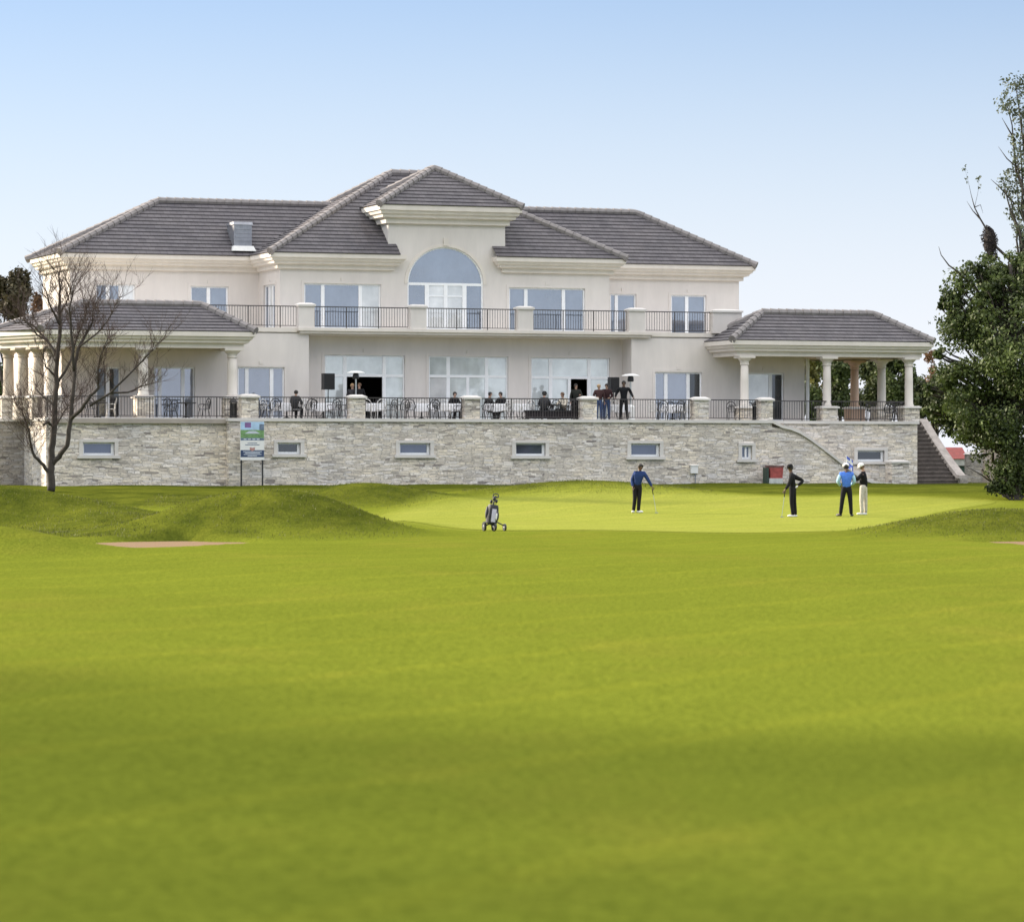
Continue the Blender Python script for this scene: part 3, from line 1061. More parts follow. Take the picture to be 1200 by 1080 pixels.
roof_plane(mb, [Vector((uc0, bv0 + tb * bh, zc_)), Vector((uc1, bv0 + tb * bh, zc_)), HR, RRb, RLb, HL])
roof_plane(mb, [FRb, BRb, RRb]); roof_plane(mb, [BRb, BLb, RLb, RRb]); roof_plane(mb, [BLb, FLb, RLb])
bro = mb.build('bay_roof', roof_m, house)
h = MB(); up_ = Vector((0, 0, .03))
for a_, b_ in ((FLb, RLb), (FRb, RRb), (BRb, RRb), (BLb, RLb), (RLb, RRb)): ridge_tiles(h, a_ + up_, b_ + up_, .17)
h.build('hip_tiles', hipdark_m, bro)
# entrance tower
tx0, tx1 = ut0 - ov, ut1 + ov
th = (tx1 - tx0) / 2
ZTR = Z(197.5, 507, bv0 + 2.6)
hip_roof(house, 'tower_roof', [(tx0, bv0, ZT + .012), (tx1, bv0, ZT + .012), (tx1, bv0 + 5.2, ZT + .012), (tx0, bv0 + 5.2, ZT + .012)],
         [((tx0 + tx1) / 2, bv0 + 2.6, ZTR), ((tx0 + tx1) / 2, bv0 + 2.6, ZTR)])
# zinc vent on the roof slope
slope = (ZR - ZE) / half
vv = ve0 + .5
for _ in range(20): vv = ve0 + (Z(291.5, 284, vv) - ZE) / slope
vu = U(284, vv)
vz = ZE + (vv - ve0) * slope
mb = MB()
hgv = Z(257.5, 284, vv) - vz
mb.box(vu - .43, vu + .43, vv - .1, vv + 1.1, vz - .1, vz + hgv * .82, 0)
mb.frustum(vu, vv + .5, .96, 1.3, vz + hgv * .82, .9, 1.2, vz + hgv * .92, 0)
for k in range(4): mb.box(vu - .36, vu + .36, vv - .12, vv - .1, vz + .35 + k * .18, vz + .42 + k * .18, 0)
vent = mb.build('roof_vent', zinc, house)
mb = MB(); mb.frustum(vu, vv + .3, 1.15, 1.3, vz - .12, .95, 1.1, vz + .12, 0)
mb.build('flashing', white_paint, vent)

# ---- balcony
mb = MB()
sx0, sx1 = U(350, VM - .3), U(766, VM - .3)
mb.box(uL + .05, uR - .05, VM + .02, VW + .1, ZS0 + .02, ZS1 - .03)
mb.box(uL - .03, sx0, VM - .05, VM + .4, ZS0 + .06, ZS1)
mb.box(sx1, uR + .03, VM - .05, VM + .4, ZS0 + .06, ZS1)
mb.box(sx0, sx1, VM - .30, VR + .1, ZS0 + .12, ZS1 + .003)
mb.box(sx0 + .1, sx1 - .1, VM - .20, VR + .05, ZS0, ZS0 + .12)
mb.box(uL + .05, uR - .05, VM + .02, VE - .02, ZS0 - .06, ZS0 - .01)
mb.build('balcony_slab', trim, house)
ZRT = Z(361.5, 560, VM - .05)


def railing(parent, fn, a0, a1, z0, z1, step=.125, name='railing', mat=None, d=0.0, label=None):
    mb = MB()
    bar(mb, fn, a0, a1, z1 - .045, z1, d - .025, d + .025)
    bar(mb, fn, a0, a1, z0 + .08, z0 + .11, d - .015, d + .015)
    n = max(2, int((a1 - a0) / step))
    for i in range(n + 1):
        a = a0 + (a1 - a0) * i / n
        big = (i % 12 == 0)
        w_ = .02 if big else .0085
        bar(mb, fn, a - w_, a + w_, z0 if big else z0 + .09, z1 - .03, d - w_, d + w_)
    o = mb.build(name, mat or rail_m, parent)
    if label: o['label'] = label
    return o


vrb = VM + .02
bp_ = [(347, 368), (478, 499), (604, 624), (734, 755), (832, 868)]
prev = U(215, vrb)
for i, (p0, p1) in enumerate(bp_):
    a0, a1 = U(p0, vrb), U(p1, vrb)
    railing(house, front(vrb), prev, a0, ZS1, ZRT, name='balcony_railing')
    prev = a1
    mb = MB(); zt = ZRT + .10
    mb.box(a0 + .05, a1 - .05, vrb - .25, vrb + .25, ZS1 - .01, zt - .12)
    bpo = mb.build('balcony_pillar', plaster, house)
    mb2 = MB(); mb2.box(a0, a1, vrb - .32, vrb + .32, zt - .12, zt - .03); mb2.frustum((a0 + a1) / 2, vrb, a1 - a0, .64, zt - .03, (a1 - a0) * .6, .36, zt + .04)
    mb2.build('pillar_cap', coping_m, bpo)


# ---- verandas
def column(parent, u, v, z0, z1, r=.215, mat=None, label=None, ped=None, pedmat=None):
    mat = mat or trim
    mb = MB()
    zs = z0
    if ped:
        zs = z0 + ped
    h = z1 - zs
    mb.lathe(u, v, [(r * 1.15, zs), (r * 1.15, zs + .08), (r, zs + .12), (r * .97, zs + h * .5), (r * .9, z1 - .42)], 24)
    o = mb.build('column', mat, parent, smooth=False)
    for p_ in o.data.polygons: p_.use_smooth = len(p_.vertices) == 4
    if label: o['label'] = label
    c = MB()
    c.lathe(u, v, [(r * .92, z1 - .42), (r * 1.08, z1 - .40), (r * 1.08, z1 - .36), (r * .98, z1 - .33), (r * 1.1, z1 - .24), (r * 1.75, z1 - .1)], 24)
    c.box(u - r * 1.95, u + r * 1.95, v - r * 1.95, v + r * 1.95, z1 - .1, z1)
    c.build('capital', mat, o)
    if ped:
        p = MB(); p.box(u - .38, u + .38, v - .38, v + .38, z0 - .02, zs - .1)
        po = p.build('pedestal', pedmat or stone, o)
        q = MB(); q.box(u - .46, u + .46, v - .46, v + .46, zs - .1, zs - .03); q.frustum(u, v, .92, .92, zs - .03, .7, .7, zs + .01)
        q.build('pedestal_cap', coping_m, o)
    return o


# right veranda
rv0 = 1.5
RX0, RX1 = U(858, rv0), U(1095, rv0)
ZVR = Z(399.5, 975, rv0)
rb = 5.75
rr = 2.1
ZVRR = Z(367.5, 960, rv0 + rr)
hip_roof(house, 'veranda_roof', [(RX0, rv0, ZVR), (RX1, rv0, ZVR), (RX1, rv0 + 2 * rr, ZVR), (RX0, rv0 + 2 * rr, ZVR)],
         [(U(893, rv0 + rr), rv0 + rr, ZVRR), (U(1024, rv0 + rr), rv0 + rr, ZVRR)])
VP = [(a * .95, b * 1.02) for a, b in PROF]
cx0, cx1, cv0 = RX0 + .6, RX1 - .6, rv0 + .6
rend = rv0 + 6.7
cornice(house, [(cx0, VM), (cx0, cv0), (cx1, cv0), (cx1, rend), (uR + .05, rend)], ZVR - .012, VP, 'veranda_cornice')
mb = MB(); mb.box(cx0 - .1, cx1 + .1, cv0 - .1, VM - .02, ZVR - .66, ZVR - .60); mb.box(uR + .1, cx1 + .1, VM - .02, rend + .1, ZVR - .66, ZVR - .60)
mb.box(uR + .05, RX1 - .02, rv0 + 2 * rr - .3, rend + .3, ZVR - .02, ZVR + .06)
mb.build('veranda_ceiling', soffit_m, house)
zcb = ZVR - .73
for px in (872.5, 969, 1065):
    column(house, U(px, 2.15), 2.15, ZF, zcb, .2, ped=(Z(476, px, 2.15) - ZF))
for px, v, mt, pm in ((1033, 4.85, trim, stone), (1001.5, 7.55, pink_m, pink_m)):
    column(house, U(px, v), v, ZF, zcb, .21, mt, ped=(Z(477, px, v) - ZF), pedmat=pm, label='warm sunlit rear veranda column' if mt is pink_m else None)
mb = MB(); mb.tube([(uR + .14, VM - .02, ZF), (uR + .14, VM - .02, ZS0 - .9)], .09, 10)
mb.build('drainpipe', white_paint, house)

# left veranda
lv0 = 1.0
LX1 = U(300, lv0)
LX0 = U(47, lv0)
lh = 2.2
lvb = lv0 + 2 * lh
LXB = U(-14, lvb)
ZVL = Z(387.5, 200, lv0)
ZVLR = Z(356.5, 160, lv0 + lh)
hip_roof(house, 'veranda_roof', [(LX0, lv0, ZVL), (LX1, lv0, ZVL), (LX1, lvb, ZVL), (LXB, lvb, ZVL)],
         [(U(93, lv0 + lh), lv0 + lh, ZVLR), (U(236, lv0 + lh), lv0 + lh, ZVLR)])
dl = Vector((LX0 - LXB, lv0 - lvb)).normalized()
nl = Vector((-abs(dl.y), -abs(dl.x))) if False else Vector((dl.y, -dl.x))
f0 = Vector((LX0 + .6, lv0 + .6)); fb = Vector((LXB + .6, lvb + .0)); 
cornice(house, [tuple(fb), tuple(f0), (LX1 - .6, lv0 + .6), (LX1 - .6, VM)], ZVL - .012, VP, 'veranda_cornice')
mb = MB()
zc0, zc1 = ZVL - .66, ZVL - .60
pl = [(fb.x + .05, lvb), (f0.x + .05, lv0 + .65), (LX1 - .65, lv0 + .65), (LX1 - .65, VM - .02), (uL, VM - .02), (uL, lvb)]
mb.raw([(a, b, zc0) for a, b in pl] + [(a, b, zc1) for a, b in pl], [(0, 1, 2, 3, 4, 5), (11, 10, 9, 8, 7, 6)])
mb.build('veranda_ceiling', soffit_m, house)
zcl = ZVL - .73
for px in (168, 272):
    column(house, U(px, 1.75), 1.75, ZF, zcl, .22, ped=1.02)
colm_l = mat_plaster('side_column_shaded', (.46, .405, .335))  # browner tone paints in the tree shade on these columns
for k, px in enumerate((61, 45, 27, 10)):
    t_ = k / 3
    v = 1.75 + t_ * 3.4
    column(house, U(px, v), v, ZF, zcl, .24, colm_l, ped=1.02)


# ================================================================== TERRACE
terr = thing('terrace_wall', (0, YW, 0), 'long ledge-stone retaining wall with pillars and iron railing under the clubhouse terrace', 'retaining wall', TH)
ZCT = ZF + .04
ZG = -.1
xa, xb, xend = U(54, .45), U(268, 0), U(1043, 0)
# front wall outline with the curved stair end
curve = [(905, 497.3), (916, 498.3), (926, 500.6), (937, 505), (950, 513.3), (970, 528.3), (990, 544), (1003, 554), (1013, 560), (1024, 563.8), (1034, 565.3), (1043, 566)]
top = [(U(px, 0), Z(py + 3.2, px, 0)) for px, py in curve]
ztp = ZCT - .14
top = [(x, min(z, ztp)) for x, z in top]


def holes_front(lst): return [(a, b, c, d) for a, b, c, d in lst]


def bwin(px0, px1, py0, py1, v): return (U(px0, v), U(px1, v), Z(py1, (px0 + px1) / 2, v), Z(py0, (px0 + px1) / 2, v))


BW = [bwin(325, 352, 518.5, 532, 0), bwin(468, 504, 519, 533, 0), bwin(604, 639, 519, 534, 0), bwin(739, 773, 519.5, 535, 0), bwin(869, 881, 522, 538, 0)]
BW0 = [bwin(97, 134, 518, 533.5, .45)]
BWR = [bwin(1004.5, 1036, 527.5, 540.5, 1.8)]
mb = MB()
xk = top[0][0]
wall(mb, front(0), xb, xk, ZG, ztp, holes_front(BW), .22)
lastx, lastz = top[0]
for x, z in top[1:]:
    mb.poly([(lastx, 0, ZG), (x, 0, ZG), (x, 0, z), (lastx, 0, lastz)])
    mb.poly([(lastx, .36, ZG), (lastx, .36, lastz), (x, .36, z), (x, .36, ZG)])
    mb.poly([(lastx, 0, lastz), (x, 0, z), (x, .36, z), (lastx, .36, lastz)])
    lastx, lastz = x, z
mb.poly([(xend, 0, ZG), (xend, .36, ZG), (xend, .36, lastz), (xend, 0, lastz)])
wall(mb, front(.45), xa, xb, ZG, ztp, holes_front(BW0), .22)
mb.poly([(xb, .45, ZG), (xb, 0, ZG), (xb, 0, ztp), (xb, .45, ztp)])
mb.poly([(xa, VM, ZG), (xa, .45, ZG), (xa, .45, ztp), (xa, VM, ztp)])
xw = U(1075, 1.8)
xs0 = U(900, 1.8)
wall(mb, front(1.8), xs0, xw, ZG, ztp, holes_front(BWR), .22)
mb.poly([(xw, 1.8, ZG), (xw, 9.5, ZG), (xw, 9.5, ztp), (xw, 1.8, ztp)])
mb.poly([(xs0, 1.8, ZG), (xs0, .0, ZG), (xs0, .0, ztp), (xs0, 1.8, ztp)])
mb.build('stone_facing', stone, terr)
mb = MB(); wall(mb, front(VM), U(-70, VM), xa, ZG, ztp); mb.build('rear_stone_facing', stone_dark, terr)  # darker stone paints in the shade on this set-back wall
# coping
mb = MB()
mb.box(xb - .06, xk, -.1, .5, ztp, ZCT)
prevp = None
cv = [(xk, ztp)] + top[1:]
for (x0, z0), (x1, z1) in zip(cv[:-1], cv[1:]):
    th_ = ZCT - ztp
    mb.raw([(x0, -.1, z0), (x1, -.1, z1), (x1, .46, z1), (x0, .46, z0), (x0, -.1, z0 + th_), (x1, -.1, z1 + th_), (x1, .46, z1 + th_), (x0, .46, z0 + th_)],
           [(0, 3, 2, 1), (4, 5, 6, 7), (0, 1, 5, 4), (2, 3, 7, 6)])
mb.box(xa - .08, xb - .06, .35, .9, ztp, ZCT - .003)
mb.box(xa - .08, xa + .4, .9, VM, ztp, ZCT - .003)
mb.box(U(-70, VM), xa - .08, VM - .1, VM + .4, ztp, ZCT - .003)
mb.box(xk, xw + .06, 1.7, 2.2, ztp, ZCT - .003)
mb.build('coping', coping_m, terr)
mb = MB(); mb.box(xa + .05, xk, .3, VR + 5, ztp - .1, ZF); mb.box(xk, xw - .02, 1.85, 10, ztp - .1, ZF)
mb.build('paving', floor_m, terr)
mb = MB()   # stair going down behind the curved parapet
x0_, x1_ = xk + .2, xend - .3
for i in range(15):
    a = x0_ + (x1_ - x0_) * i / 15; b2 = x0_ + (x1_ - x0_) * (i + 1) / 15
    zz = ZF - (ZF - .72) * (i + 1) / 15
    mb.box(a, b2, .37, 1.79, ZG, zz)
mb.build('side_steps', coping_m, terr)

for lst, v in ((BW, 0.0), (BW0, .45), (BWR, 1.8)):
    for i, (a0, a1, z0, z1) in enumerate(lst):
        fn = front(v)
        f = MB(); fw = .075
        bar(f, fn, a0, a0 + fw, z0, z1, .10, .19); bar(f, fn, a1 - fw * 1.6, a1, z0, z1, .10, .19)
        bar(f, fn, a0 + fw, a1 - fw * 1.6, z0, z0 + fw * 1.3, .10, .19); bar(f, fn, a0 + fw, a1 - fw * 1.6, z1 - fw, z1, .10, .19)
        if a1 - a0 < .6: bar(f, fn, a0 + .2, a0 + .29, z0 + fw, z1 - fw, .095, .185)
        o = f.build('basement_window', frame_m, terr)
        p = MB(); p.poly([fn(a0, .15, z0), fn(a1, .15, z0), fn(a1, .15, z1), fn(a0, .15, z1)])
        p.build('pane', pane_dark if (v > 1 or i == 0 and v == 0) else pane_base, o)
        s = MB(); q = .17
        bar(s, fn, a0 - q, a0, z0, z1, -.06, .1); bar(s, fn, a1, a1 + q, z0, z1, -.06, .1)
        bar(s, fn, a0 - q, a1 + q, z1, z1 + .12, -.07, .1); bar(s, fn, a0 - q - .08, a1 + q + .08, z0 - .13, z0, -.12, .1)
        s.build('surround', coping_m, o)

# pillars and railing of the terrace
ZPT = Z(464.5, 550, .25)
ZTR = Z(466.5, 600, .25)
pil = [(280, 303), (407, 428), (541, 562), (679, 699), (810, 830), (888, 905)]
prev = U(303, .25)
for i, (p0, p1) in enumerate(pil):
    a0, a1 = U(p0, .25), U(p1, .25)
    if i: railing(terr, front(.25), prev, a0, ZCT, ZTR, name='railing')
    prev = a1
    o = MB().box(a0 + .07, a1 - .07, .02, .55, ZCT - .005, ZPT - .12).build('pillar', stone, terr)
    c = MB(); c.box(a0, a1, -.06, .63, ZPT - .12, ZPT - .04); c.frustum((a0 + a1) / 2, .285, a1 - a0, .69, ZPT - .04, (a1 - a0) * .55, .3, ZPT + .05)
    c.build('pillar_cap', coping_m, o)
railing(terr, front(.6), xa + .1, U(280, .6), ZCT, ZTR, name='railing')
railing(terr, lambda a, d, z: (xa + .1 + d, a, z), .6, VM, ZCT, ZTR, name='railing')
railing(terr, front(VM + .15), U(-70, VM), xa, ZCT, ZTR, name='railing')
railing(terr, front(2.0), U(905, 2.0), U(1060, 2.0), ZCT, ZTR, name='railing')
railing(terr, lambda a, d, z: (U(1065, 2.15) + .2 + d, a, z), 2.6, 7.3, ZCT, ZTR, name='railing')
# end pier of the curved parapet
pa, pb = U(1043, 0), U(1065, 0)
zpp = Z(540, 1054, 0)
o = MB().box(pa + .05, pb - .05, -.12, .6, ZG, zpp - .1).build('pillar', stone, terr)
c = MB(); c.box(pa - .02, pb + .02, -.2, .68, zpp - .1, zpp - .02); c.frustum((pa + pb) / 2, .24, pb - pa, .84, zpp - .02, .5, .4, zpp + .05)
c.build('pillar_cap', coping_m, o)

# ================================================================== STAIR beside the wall
st = thing('stone_staircase', (0, YW, 0), 'dark stone staircase with a sloping cream parapet beside the end of the terrace wall', 'staircase', TH)
sv0, sv1 = 1.9, 6.0
sxr0, sxr1 = U(1122, sv0), U(1122, sv0)
mb = MB()
ns = 15
zb0 = .62
for i in range(ns):
    v0 = sv0 + (sv1 - sv0) * i / ns
    mb.box(xw + .01, sxr0, v0, sv1 + 1.5, zb0 + (ZF - zb0) * i / ns - (.7 if i == 0 else 0), zb0 + (ZF - zb0) * (i + 1) / ns)
tr_b = MB()
for i in range(ns):
    v0 = sv0 + (sv1 - sv0) * i / ns
    zt_ = zb0 + (ZF - zb0) * (i + 1) / ns
    tr_b.box(xw + .01, sxr0 - .003, v0 - .03, v0 + .30, zt_, zt_ + .035)
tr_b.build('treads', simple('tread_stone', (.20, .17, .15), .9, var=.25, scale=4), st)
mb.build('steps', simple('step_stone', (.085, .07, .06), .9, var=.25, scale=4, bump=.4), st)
mb = MB()
pts = []
vs_ = [sv0 - .25, sv0 + .15]
prof = [(sv0 - .3, zb0 - .75, zb0 + .25)]
def par(v):  # parapet top
    t = min(1, max(0, (v - sv0) / (sv1 - sv0)))
    return zb0 + (ZCT + .0 - zb0) * t + .28 * (1 - t) ** 3 + .02
N_ = 16
tv = [sv0 - .25 + (sv1 + .3 - sv0 + .25) * i / N_ for i in range(N_ + 1)]
for i in range(N_):
    v0, v1 = tv[i], tv[i + 1]
    mb.raw([(sxr0, v0, ZG), (sxr0 + .42, v0, ZG), (sxr0 + .42, v1, ZG), (sxr0, v1, ZG), (sxr0, v0, par(v0)), (sxr0 + .42, v0, par(v0)), (sxr0 + .42, v1, par(v1)), (sxr0, v1, par(v1))],
           [(0, 1, 5, 4), (1, 2, 6, 5), (3, 0, 4, 7)])
mb.build('parapet', stone_dark, st)
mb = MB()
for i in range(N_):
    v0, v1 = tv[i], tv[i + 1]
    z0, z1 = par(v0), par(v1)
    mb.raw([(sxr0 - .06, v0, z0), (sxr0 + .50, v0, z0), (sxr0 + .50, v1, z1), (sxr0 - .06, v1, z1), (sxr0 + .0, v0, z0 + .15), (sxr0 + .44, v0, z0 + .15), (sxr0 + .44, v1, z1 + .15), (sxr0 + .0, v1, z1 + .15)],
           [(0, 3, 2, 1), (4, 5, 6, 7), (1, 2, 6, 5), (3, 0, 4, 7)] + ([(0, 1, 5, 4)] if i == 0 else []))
mb.build('parapet_coping', simple('coping_shaded', (.42, .375, .34), .9, var=.25, scale=2.5, bump=.3), st)  # darker tone stands in for the shade falling on this coping


# ================================================================== TREES
def PXW(px, py, Y):
    """point seen at a pixel, at distance Y"""
    return Vector(((px - CX) / FPX * Y, Y, CAMZ + (HY - py) * Y / FPX))


def crown(name, blobs, mat, parent, leaf=.22, aspect=1.6, seed=1, droop=0.0):
    """foliage: small bent leaf sprays scattered through clumps, thicker toward each clump's shell"""
    rng = np.random.default_rng(seed)
    V, Fc = [], []
    for (c, r, n) in blobs:
        c = np.array(c, float); r = np.array(r if hasattr(r, '__len__') else (r, r, r), float)
        d = rng.normal(size=(n, 3)); d /= np.linalg.norm(d, axis=1)[:, None]
        # lumpy shell
        lump = 1 + .22 * np.sin(d[:, 0] * 5 + c[0]) * np.sin(d[:, 2] * 6 + c[1]) + .12 * rng.normal(size=n)
        rad = rng.random(n) ** .38 * lump
        p = c + d * rad[:, None] * r
        a = d * .8 + rng.normal(size=(n, 3)) * .8 + np.array([0, 0, .35]); a /= np.linalg.norm(a, axis=1)[:, None]   # leaf normal
        t = np.cross(a, rng.normal(size=(n, 3))); t /= np.linalg.norm(t, axis=1)[:, None]
        t[:, 2] -= droop; t /= np.linalg.norm(t, axis=1)[:, None]
        b = np.cross(a, t)
        s = leaf * rng.uniform(.55, 1.25, n)[:, None]
        w = s / aspect
        i0 = len(V) and sum(len(x) for x in V)
        quad = np.stack([p - t * s * .5, p + b * w * .5 + a * s * .1, p + t * s * .5, p - b * w * .5 + a * s * .1], 1).reshape(-1, 3)
        V.append(quad)
    V = np.concatenate(V)
    nf = len(V) // 4
    me = bpy.data.meshes.new(name)
    me.vertices.add(len(V)); me.vertices.foreach_set('co', V.astype(np.float32).ravel())
    me.loops.add(nf * 4); me.loops.foreach_set('vertex_index', np.arange(nf * 4, dtype=np.int32))
    me.polygons.add(nf); me.polygons.foreach_set('loop_start', np.arange(0, nf * 4, 4, dtype=np.int32))
    me.update(calc_edges=True)
    me.materials.append(mat)
    o = bpy.data.objects.new(name, me); COL.objects.link(o); o.parent = parent
    return o


def limbs(mb, base, tips, r0, r1, wob=.25, seed=3, n=6):
    rnd = random.Random(seed)
    for t in tips:
        b, t = Vector(base), Vector(t)
        pts, rs = [], []
        for i in range(n + 1):
            k = i / n
            p = b.lerp(t, k)
            sag = math.sin(k * math.pi)
            p += Vector((rnd.uniform(-wob, wob), rnd.uniform(-wob, wob), rnd.uniform(-wob, wob) + .25 * (t - b).length * .3)) * sag
            pts.append(p); rs.append(r0 * (1 - k) + r1 * k)
        mb.tube(pts, rs, 7)


leaf_dark = mat_leaf('leaf_dark_green', (.014, .025, .008), (.105, .142, .042), .38)
leaf_mid = mat_leaf('leaf_mid_green', (.018, .030, .010), (.085, .105, .034), .5)
leaf_olive = mat_leaf('leaf_grey_olive', (.040, .052, .030), (.150, .175, .105), .6)
leaf_rust = mat_leaf('leaf_rust', (.075, .042, .020), (.235, .125, .060), .6)
leaf_yel = mat_leaf('leaf_yellow_green', (.055, .060, .014), (.21, .20, .055), .6)
leaf_brown = mat_leaf('leaf_brown_green', (.024, .023, .012), (.095, .080, .036), .5)


def sub(p, o): return tuple(Vector(p) - Vector(o))


def big_tree(name, base, label, blobs, mat, leaf, r0=.4, seed=1, cat='tree', group=None, droop=0.0, bare=()):
    t = thing(name, base, label, cat, group=group)
    mb = MB()
    bl = [(Vector(c) - Vector(base), r, n) for c, r, n in blobs]
    topc = max(bl, key=lambda b: b[0].z)[0]
    lean = Vector((topc.x * .5, topc.y * .5, topc.z))
    h = lean.z
    pts, rs = [], []
    rnd = random.Random(seed)
    for i in range(9):
        k = i / 8
        pts.append(Vector((lean.x * k ** 1.3 + rnd.uniform(-.12, .12) * (k > 0), lean.y * k, h * k * .96 - .3 * (i == 0))))
        rs.append(r0 * (1.25 if i == 0 else 1) * (1 - .82 * k))
    mb.tube(pts, rs, 10)
    for j, (c, r, n) in enumerate(bl):
        if n < 20: continue
        k = max(.12, min(.85, (c.z / h) * .62))
        i = int(k * 8); b = pts[i].lerp(pts[min(8, i + 1)], k * 8 - i)
        limbs(mb, b, [c], r0 * .42 * (1 - .6 * k), .02, .18, seed + j)
    for path, ra in bare:
        q = [Vector(p) - Vector(base) for p in path]
        mb.tube(q, [ra * (1 - .85 * i / (len(q) - 1)) for i in range(len(q))], 6)
    mb.build('trunk', bark, t, smooth=True)
    crown('crown', bl, mat, t, leaf, 1.5, seed, droop)
    return t


# the dense tree at the right edge, in front of the stair
Yt = 113.0 * KY
def B(px, py, r, n, Y=Yt, dy=0): return (PXW(px, py, Y + dy), r, n)
bl = []
rnd = random.Random(11)
for (px, py, rp, dy) in [(1150, 350, 46, 0), (1185, 330, 36, 1), (1128, 392, 36, -.5), (1140, 430, 44, -1), (1180, 400, 55, -1.5), (1112, 440, 26, 0), (1104, 470, 24, .6), (1135, 480, 38, -.8), (1180, 470, 52, -1.8), (1126, 498, 20, .3), (1152, 508, 28, -.8), (1190, 520, 40, -1.2), (1215, 370, 50, 0), (1222, 450, 55, 0), (1225, 530, 42, 0), (1120, 365, 22, .2), (1096, 480, 12, .5), (1165, 318, 22, .6), (1118, 345, 15, .3), (1106, 358, 9, .2), (1142, 316, 12, .4), (1092, 455, 10, .3), (1100, 415, 9, .2), (1195, 305, 16, .5), (1178, 335, 22, -.5), (1196, 322, 24, -.3), (1205, 345, 30, -.8), (1160, 345, 20, -.6)]:
    r = rp / FPX * Yt
    c_ = PXW(px, py, Yt + dy)
    for k in range(7):     # a bough is a bunch of smaller sprays with gaps between
        d_ = Vector((rnd.gauss(0, 1), rnd.gauss(0, 1), rnd.gauss(0, 1) * .9)).normalized() * r * rnd.uniform(.35, .95)
        q_ = r * rnd.uniform(.34, .52)
        bl.append((c_ + d_, (q_ * 1.15, q_ * 1.15, q_ * .8), int((900 * r * r + 200) / 6)))
base = PXW(1186, 575, Yt); base.z = gz(base.x, base.y)
big_tree('broadleaf_tree', base, 'dense dark green broadleaf tree overhanging the staircase', bl, leaf_dark, .15, .34, 21,
         bare=[([PXW(1135, 330, Yt), PXW(1122, 318, Yt - .2), PXW(1112, 311, Yt - .2), PXW(1103, 299, Yt - .3), PXW(1100, 289, Yt - .3)], .05),
               ([PXW(1150, 550, Yt - 1), PXW(1163, 566, Yt - 1), PXW(1150, 556, Yt - 1.3), PXW(1133, 547, Yt - 1.5)], .06)])

# dark undergrowth at its foot
base = PXW(1190, 578, Yt - 2.2); base.z = gz(base.x, base.y)
sh = thing('shrub', base, 'low dark shrub in the shade at the foot of the broadleaf tree', 'shrub')
sb = []
for (px, py, rp) in [(1180, 560, 15), (1200, 552, 22), (1170, 568, 9), (1215, 560, 22), (1190, 540, 15), (1172, 552, 9), (1205, 535, 16), (1176, 572, 9), (1186, 570, 12), (1162, 572, 7), (1198, 570, 12)]:
    r = rp / FPX * Yt
    sb.append((PXW(px, py, Yt - 2.0) - base, (r, r, r), int(900 * r * r + 150)))
crown('foliage', sb, leaf_dark, sh, .14, 1.5, 77)
mbs = MB()
limbs(mbs, (0, 0, -.2), [c for c, r, n in sb], .05, .015, .1, 9)
mbs.build('stem', bark, sh)

# tall thin gum tree behind it
Yg = 146.0 * KY
bl = []
for (px, py, rx, rz) in [(1190, 98, 18, 13), (1180, 122, 15, 14), (1197, 132, 15, 18), (1207, 105, 20, 16), (1195, 165, 14, 16), (1205, 190, 18, 20), (1190, 205, 15, 14), (1182, 222, 13, 12), (1200, 235, 18, 18), (1188, 250, 11, 12), (1199, 268, 14, 14), (1210, 290, 18, 18), (1195, 300, 10, 14), (1215, 150, 20, 22), (1218, 220, 18, 22), (1176, 212, 8, 8), (1198, 318, 16, 16), (1214, 330, 20, 20), (1206, 272, 18, 16), (1210, 250, 18, 18), (1192, 182, 10, 10)]:
    bl.append((PXW(px, py, Yg + random.uniform(-.6, .6)), (rx / FPX * Yg, rx / FPX * Yg, rz / FPX * Yg), int(rx * rz * .95)))
for px, py in ((1131, 197), (1147, 208)): bl.append((PXW(px, py + 1, Yg - .3), (.17, .17, .2), 12)); bl.append((PXW(px + 2, py + 12, Yg - .3), (.12, .12, .3), 7))
base = PXW(1212, 560, Yg); base.z = gz(base.x, base.y)
nestp = [PXW(1198, 322, Yg), PXW(1182, 303, Yg), PXW(1168, 290, Yg), PXW(1158, 272, Yg - .2), PXW(1149, 257, Yg - .2), PXW(1142, 243, Yg - .3), PXW(1138, 228, Yg - .3)]
big_tree('gum_tree', base, 'tall straggly grey-green gum tree rising at the right edge', bl, leaf_olive, .17, .34, 33, droop=.5,
         bare=[(nestp, .10), ([nestp[4], PXW(1140, 247, Yg), PXW(1133, 236, Yg)], .04), ([nestp[5], PXW(1149, 240, Yg), PXW(1152, 250, Yg)], .03),
               ([PXW(1196, 200, Yg), PXW(1180, 186, Yg), PXW(1170, 172, Yg)], .05), ([PXW(1190, 240, Yg), PXW(1170, 218, Yg), PXW(1161, 210, Yg)], .05),
               ([PXW(1190, 165, Yg), PXW(1182, 152, Yg), PXW(1174, 138, Yg)], .06), ([nestp[6], PXW(1135, 214, Yg - .3), PXW(1131, 199, Yg - .3)], .013), ([nestp[5], PXW(1146, 226, Yg - .3), PXW(1147, 210, Yg - .3)], .013), ([PXW(1186, 322, Yg), PXW(1172, 306, Yg), PXW(1166, 295, Yg)], .06)])
nest = thing('nest', PXW(1160, 285, Yg), 'dark shaggy twig nest hanging from a bare gum branch', 'nest')
mb = MB()
rnd = random.Random(5)
